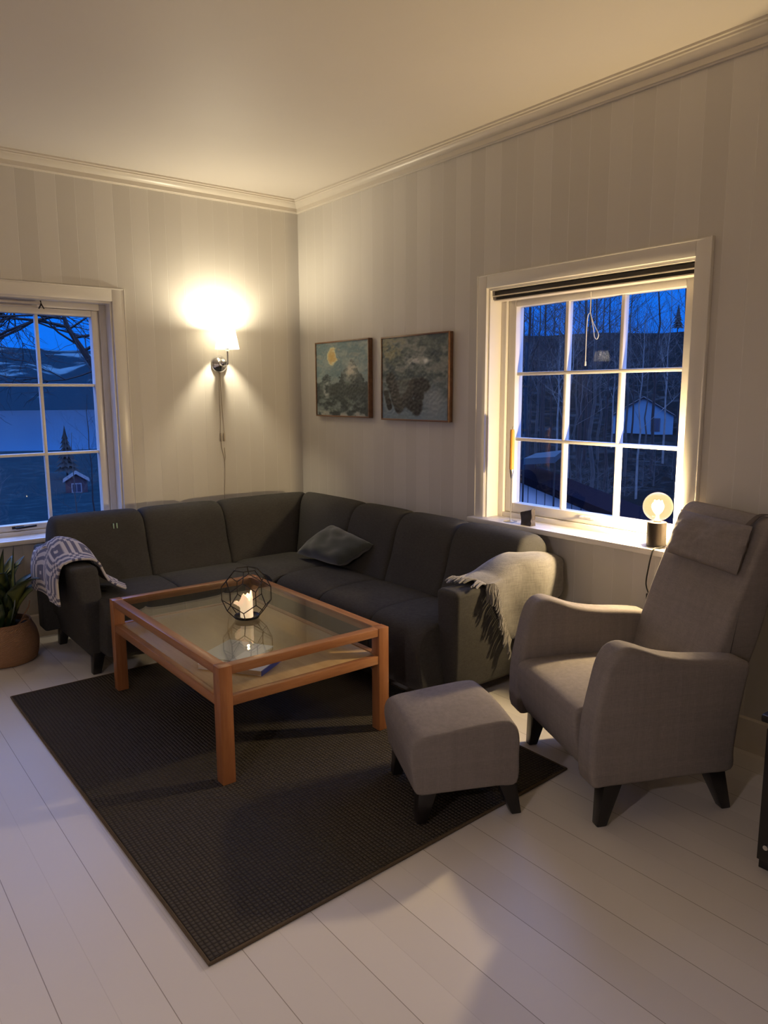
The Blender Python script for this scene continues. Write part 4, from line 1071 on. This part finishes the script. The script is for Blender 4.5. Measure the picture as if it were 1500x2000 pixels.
gt = thing('garden_tree', 'large bare tree whose crooked limb and twigs cross the top of the left window', 'tree', az_pt(67.5, 9.6, -2.9))
def ape(az, sl, r_=9.3): return az_pt(az, r_, 1.5+sl*r_)
bt, bb = NB(), NB(); rg = random.Random(4)
tube(bt, spline([tuple(ape(67.5, -.47, 9.6)), tuple(ape(67.8, -.25, 9.6)), tuple(ape(68.6, -.08)), tuple(ape(70.2, -.02)), tuple(ape(72.3, .022)), tuple(ape(73.4, .052)), tuple(ape(74.3, .080)), tuple(ape(74.7, .105)), tuple(ape(75.6, .14))], 4), [.16-.012*k if k < 9 else max(.012, .055-.0018*(k-8)) for k in range(33)], 7)
def twig(p, d, L, r_, dep):
    pts = [Vector(p)]; dd = Vector(d)
    for k in range(5):
        dd = (dd+Vector((rg.uniform(-.3, .3), rg.uniform(-.2, .2), rg.uniform(-.22, .2)))).normalized(); pts.append(pts[-1]+dd*L/5)
    tube(bb, pts, [r_*(1-.14*k) for k in range(6)], 4, caps=False)
    if dep:
        for k in range(5):
            q = pts[rg.randint(1, 5)]; twig(q, (dd+Vector((rg.uniform(-.9, .9), rg.uniform(-.4, .4), rg.uniform(-.6, .7)))).normalized(), L*rg.uniform(.45, .65), r_*.58, dep-1)
LFT = Vector((-math.sin(R(75)), math.cos(R(75)), 0))*1.0
for az_, sl_a, dx, dz, L, r_ in ((73.4, .052, -1, .55, 1.0, .018), (73.9, .068, -1, .35, 1.1, .016), (74.3, .080, 1, .10, 1.5, .018), (74.5, .095, 1, -.05, 1.6, .018), (74.7, .105, 1, -.15, 1.8, .020), (75.2, .125, 1, -.25, 2.0, .020), (75.5, .13, 1, -.1, 1.5, .016),
                                 (77.5, .14, 1, -.3, 1.2, .012), (76.5, .14, .6, -.6, 1.0, .012), (77.0, .13, 1, -.1, 1.2, .012), (76.0, .12, 1, .1, 1.2, .012), (74.6, .09, 1, .3, 1.3, .014), (73.8, .06, 1, .6, 1.1, .012), (74.2, .078, -1, .5, 1.0, .012), (78.8, .12, .8, .1, 1.0, .010), (78.0, .135, -.8, -.3, 1.0, .010), (78.5, .14, .3, -.7, 1.0, .012), (72.3, .022, -1, .2, 1.0, .014), (72.6, .03, .8, -.3, .9, .010), (74.8, .11, -.8, .0, 1.2, .014)):
    twig(ape(az_, sl_a), (LFT*dx+Vector((0, 0, dz))).normalized(), L, r_, 3)
tube(bb, spline([tuple(ape(75.6, .14)), tuple(ape(76.6, .15)), tuple(ape(77.6, .142)), tuple(ape(78.8, .145))], 4), .014, 5)
obj('trunk', bt, bark, gt); obj('branches', bb, bark, gt)
for (az, r_, k, lab, sc_) in ((74.6, 34, 1, 'dark bushy bare tree by the lake in the middle panes of the left window', .55), (79.6, 46, 2, 'small pale bare tree at the left edge of the left window', .5), (73.4, 44, 0, 'bare tree standing right of the small hut in the left window', .7)):
    o = copy_tree(protos[k]); o['label'] = lab
    if 'group' in o: del o['group']
    o.location = az_pt(az, r_, ground_z(az, r_)-.1); o.scale = (sc_,)*3; o.rotation_euler = (0, 0, az)
def conifer(loc, h, label):
    root = thing('spruce', label, 'tree', loc); bm = NB(); rn = random.Random(2)
    lv = 9
    for k in range(lv):
        z = h*(.18+.80*k/lv); r_ = h*.24*(1-k/lv)+.08; nn = 18; vs = []
        tip = bm.verts.new((0, 0, z+h*.15)); ring = [bm.verts.new((r_*(1 if j % 2 else .55)*rn.uniform(.8, 1.15)*math.cos(2*math.pi*j/nn), r_*(1 if j % 2 else .55)*rn.uniform(.8, 1.15)*math.sin(2*math.pi*j/nn), z-(.06*h if j % 2 else 0)*rn.uniform(.5, 1))) for j in range(nn)]
        for j in range(nn): bm.faces.new((tip, ring[j], ring[(j+1) % nn]))
        bm.faces.new(ring[::-1])
    obj('needles', bm, plain('spruce_needles', (.005, .007, .007), .9), root, world=False)
    bm = NB(); tube(bm, [(0, 0, -.3), (0, 0, h*.95)], [.14, .03], 8); obj('trunk', bm, bark, root, world=False)
    return root
conifer(az_pt(30.9, 178, ground_z(30.9, 178)), 0.104*178+1.5-ground_z(30.9, 178), 'lone pointed spruce on the ridge in the top right pane of the right window')
cf = conifer(az_pt(75.0, 112, ground_z(75.0, 112)), 7.2, 'dark spruce standing behind the hut in the left window')
# neighbouring garage
gx = 7.0; gr = thing('garage', 'neighbouring garage with white board wall and dark sloping roof beyond the right window', 'building', (9, 3.4, -2.4))
bm = NB(); box(bm, gx, gx+1.1, 2.42, 6.5, -2.6, -.42)
vs = [(gx, 2.42, -.30), (gx, 6.5, .65), (gx, 6.5, -.3)]
hexa(bm, [(gx, 2.42, -.421), (gx+1.1, 2.42, -.421), (gx+1.1, 6.5, -.421), (gx, 6.5, -.421), (gx, 2.42, -.38), (gx+1.1, 2.42, -.50), (gx+1.1, 6.5, .40), (gx, 6.5, .54)])
t = NT('white_boards'); g = t.n('NewGeometry'); s = t.n('SeparateXYZ'); t.l(g.outputs['Position'], s.inputs[0]); fr = t.math('FRACT', t.math('DIVIDE', s.outputs['Y'], .19)); t.base(t.mix(t.math('LESS_THAN', fr, .09), (.50, .46, .46), (.010, .010, .012))); t.set(Roughness=.6)
obj('board_wall', bm, t.m, gr, smooth=False)
bm = NB(); sl_ = .227
def zr(x, y): return .135+(y-3.93)*sl_-.14*(x-6.7)
c8 = [(6.7, .75), (8.2, .75), (8.2, 6.9), (6.7, 6.9)]
hexa(bm, [(x, y, zr(x, y)-.13) for x, y in c8]+[(x, y, zr(x, y)) for x, y in c8])
obj('roof', bm, plain('dark_roof', (.006, .006, .010), .9, Specular_IOR_Level=.0), gr, smooth=False)
bm = NB(); q_ = [(41.3, 12.2, .0862), (39.0, 12.4, .0835), (38.4, 14.5, .0745), (40.4, 14.3, .0790)]
lo = [az_pt(a, r_, 1.5-k*r_-.10) for a, r_, k in q_]; hi = [az_pt(a, r_, 1.5-k*r_) for a, r_, k in q_]
hexa(bm, [tuple(v) for v in lo+hi]); obj('snowy_lean_to', bm, plain('snow', (.035, .05, .06), .9, Specular_IOR_Level=.0), gr, smooth=False)
bm = NB()
for v in lo: tube(bm, [(v.x, v.y, -2.6), (v.x, v.y, v.z)], .015, 6)
obj('post', bm, bark, gr)
# distant houses
def house(name, c, yaw, w_, d_, h_, rh, label, wallc, roofc, trimc, win):
    root = thing(name, label, 'building', c, yaw)
    bm = NB(); s = [[(-w_/2, y, 0), (w_/2, y, 0), (w_/2, y, h_), (0, y, h_+rh), (-w_/2, y, h_)] for y in (-d_/2, d_/2)]; loft(bm, s); obj('wall', bm, plain(name+'_wall', wallc, .8), root, world=False, smooth=False)
    bm = NB(); o_ = .25; sl2 = rh/(w_/2)
    for sg in (1, -1):
        a = (0, h_+rh+.02); b = (sg*(w_/2+o_), h_-o_*sl2+.02)
        hexa(bm, [(a[0], -d_/2-o_, a[1]), (b[0], -d_/2-o_, b[1]), (b[0], d_/2+o_, b[1]), (a[0], d_/2+o_, a[1]), (a[0], -d_/2-o_, a[1]+.12), (b[0], -d_/2-o_, b[1]+.12), (b[0], d_/2+o_, b[1]+.12), (a[0], d_/2+o_, a[1]+.12)])
    obj('roof', bm, plain(name+'_roof', roofc, .8), root, world=False, smooth=False)
    if trimc:
        bm = NB()
        for sg in (1, -1):
            a = (0, h_+rh+.0); b = (sg*(w_/2+o_), h_-o_*sl2)
            hexa(bm, [(a[0], -d_/2-o_-.05, a[1]), (b[0], -d_/2-o_-.05, b[1]), (b[0], -d_/2-o_, b[1]), (a[0], -d_/2-o_, a[1]), (a[0], -d_/2-o_-.05, a[1]+.14), (b[0], -d_/2-o_-.05, b[1]+.14), (b[0], -d_/2-o_, b[1]+.14), (a[0], -d_/2-o_, a[1]+.14)])
        obj('bargeboard', bm, plain(name+'_trim', trimc, .7), root, world=False, smooth=False)
    for (x0, x1, z0, z1, fcol, pcol) in win:
        bm = NB(); box(bm, x0, x1, -d_/2-.05, -d_/2-.01, z0, z1); f = obj('window_frame', bm, plain(name+'_frame', fcol, .7), root, world=False, smooth=False)
        bm = NB(); m_ = min(.12, (x1-x0)*.15); box(bm, x0+m_, (x0+x1)/2-m_/3, -d_/2-.08, -d_/2-.051, z0+m_, z1-m_); box(bm, (x0+x1)/2+m_/3, x1-m_, -d_/2-.08, -d_/2-.051, z0+m_, z1-m_)
        obj('pane', bm, plain(name+'_pane', pcol, .2), f, world=False, smooth=False)
    return root
c = az_pt(74.45, 92, ground_z(74.45, 92)-.1); yaw = R(74.45)-R(90)
house('red_hut', c, yaw, 2.3, 2.5, 1.55, .75, 'tiny dark hut with pale gable trim in the lower right pane of the left window', (.03, .012, .020), (.014, .018, .022), (.16, .16, .18), [(-.55, .55, .15, 1.25, (.14, .14, .16), (.03, .03, .05))])
c = az_pt(32.9, 95, -3.6); yaw = R(32.9)-R(90)
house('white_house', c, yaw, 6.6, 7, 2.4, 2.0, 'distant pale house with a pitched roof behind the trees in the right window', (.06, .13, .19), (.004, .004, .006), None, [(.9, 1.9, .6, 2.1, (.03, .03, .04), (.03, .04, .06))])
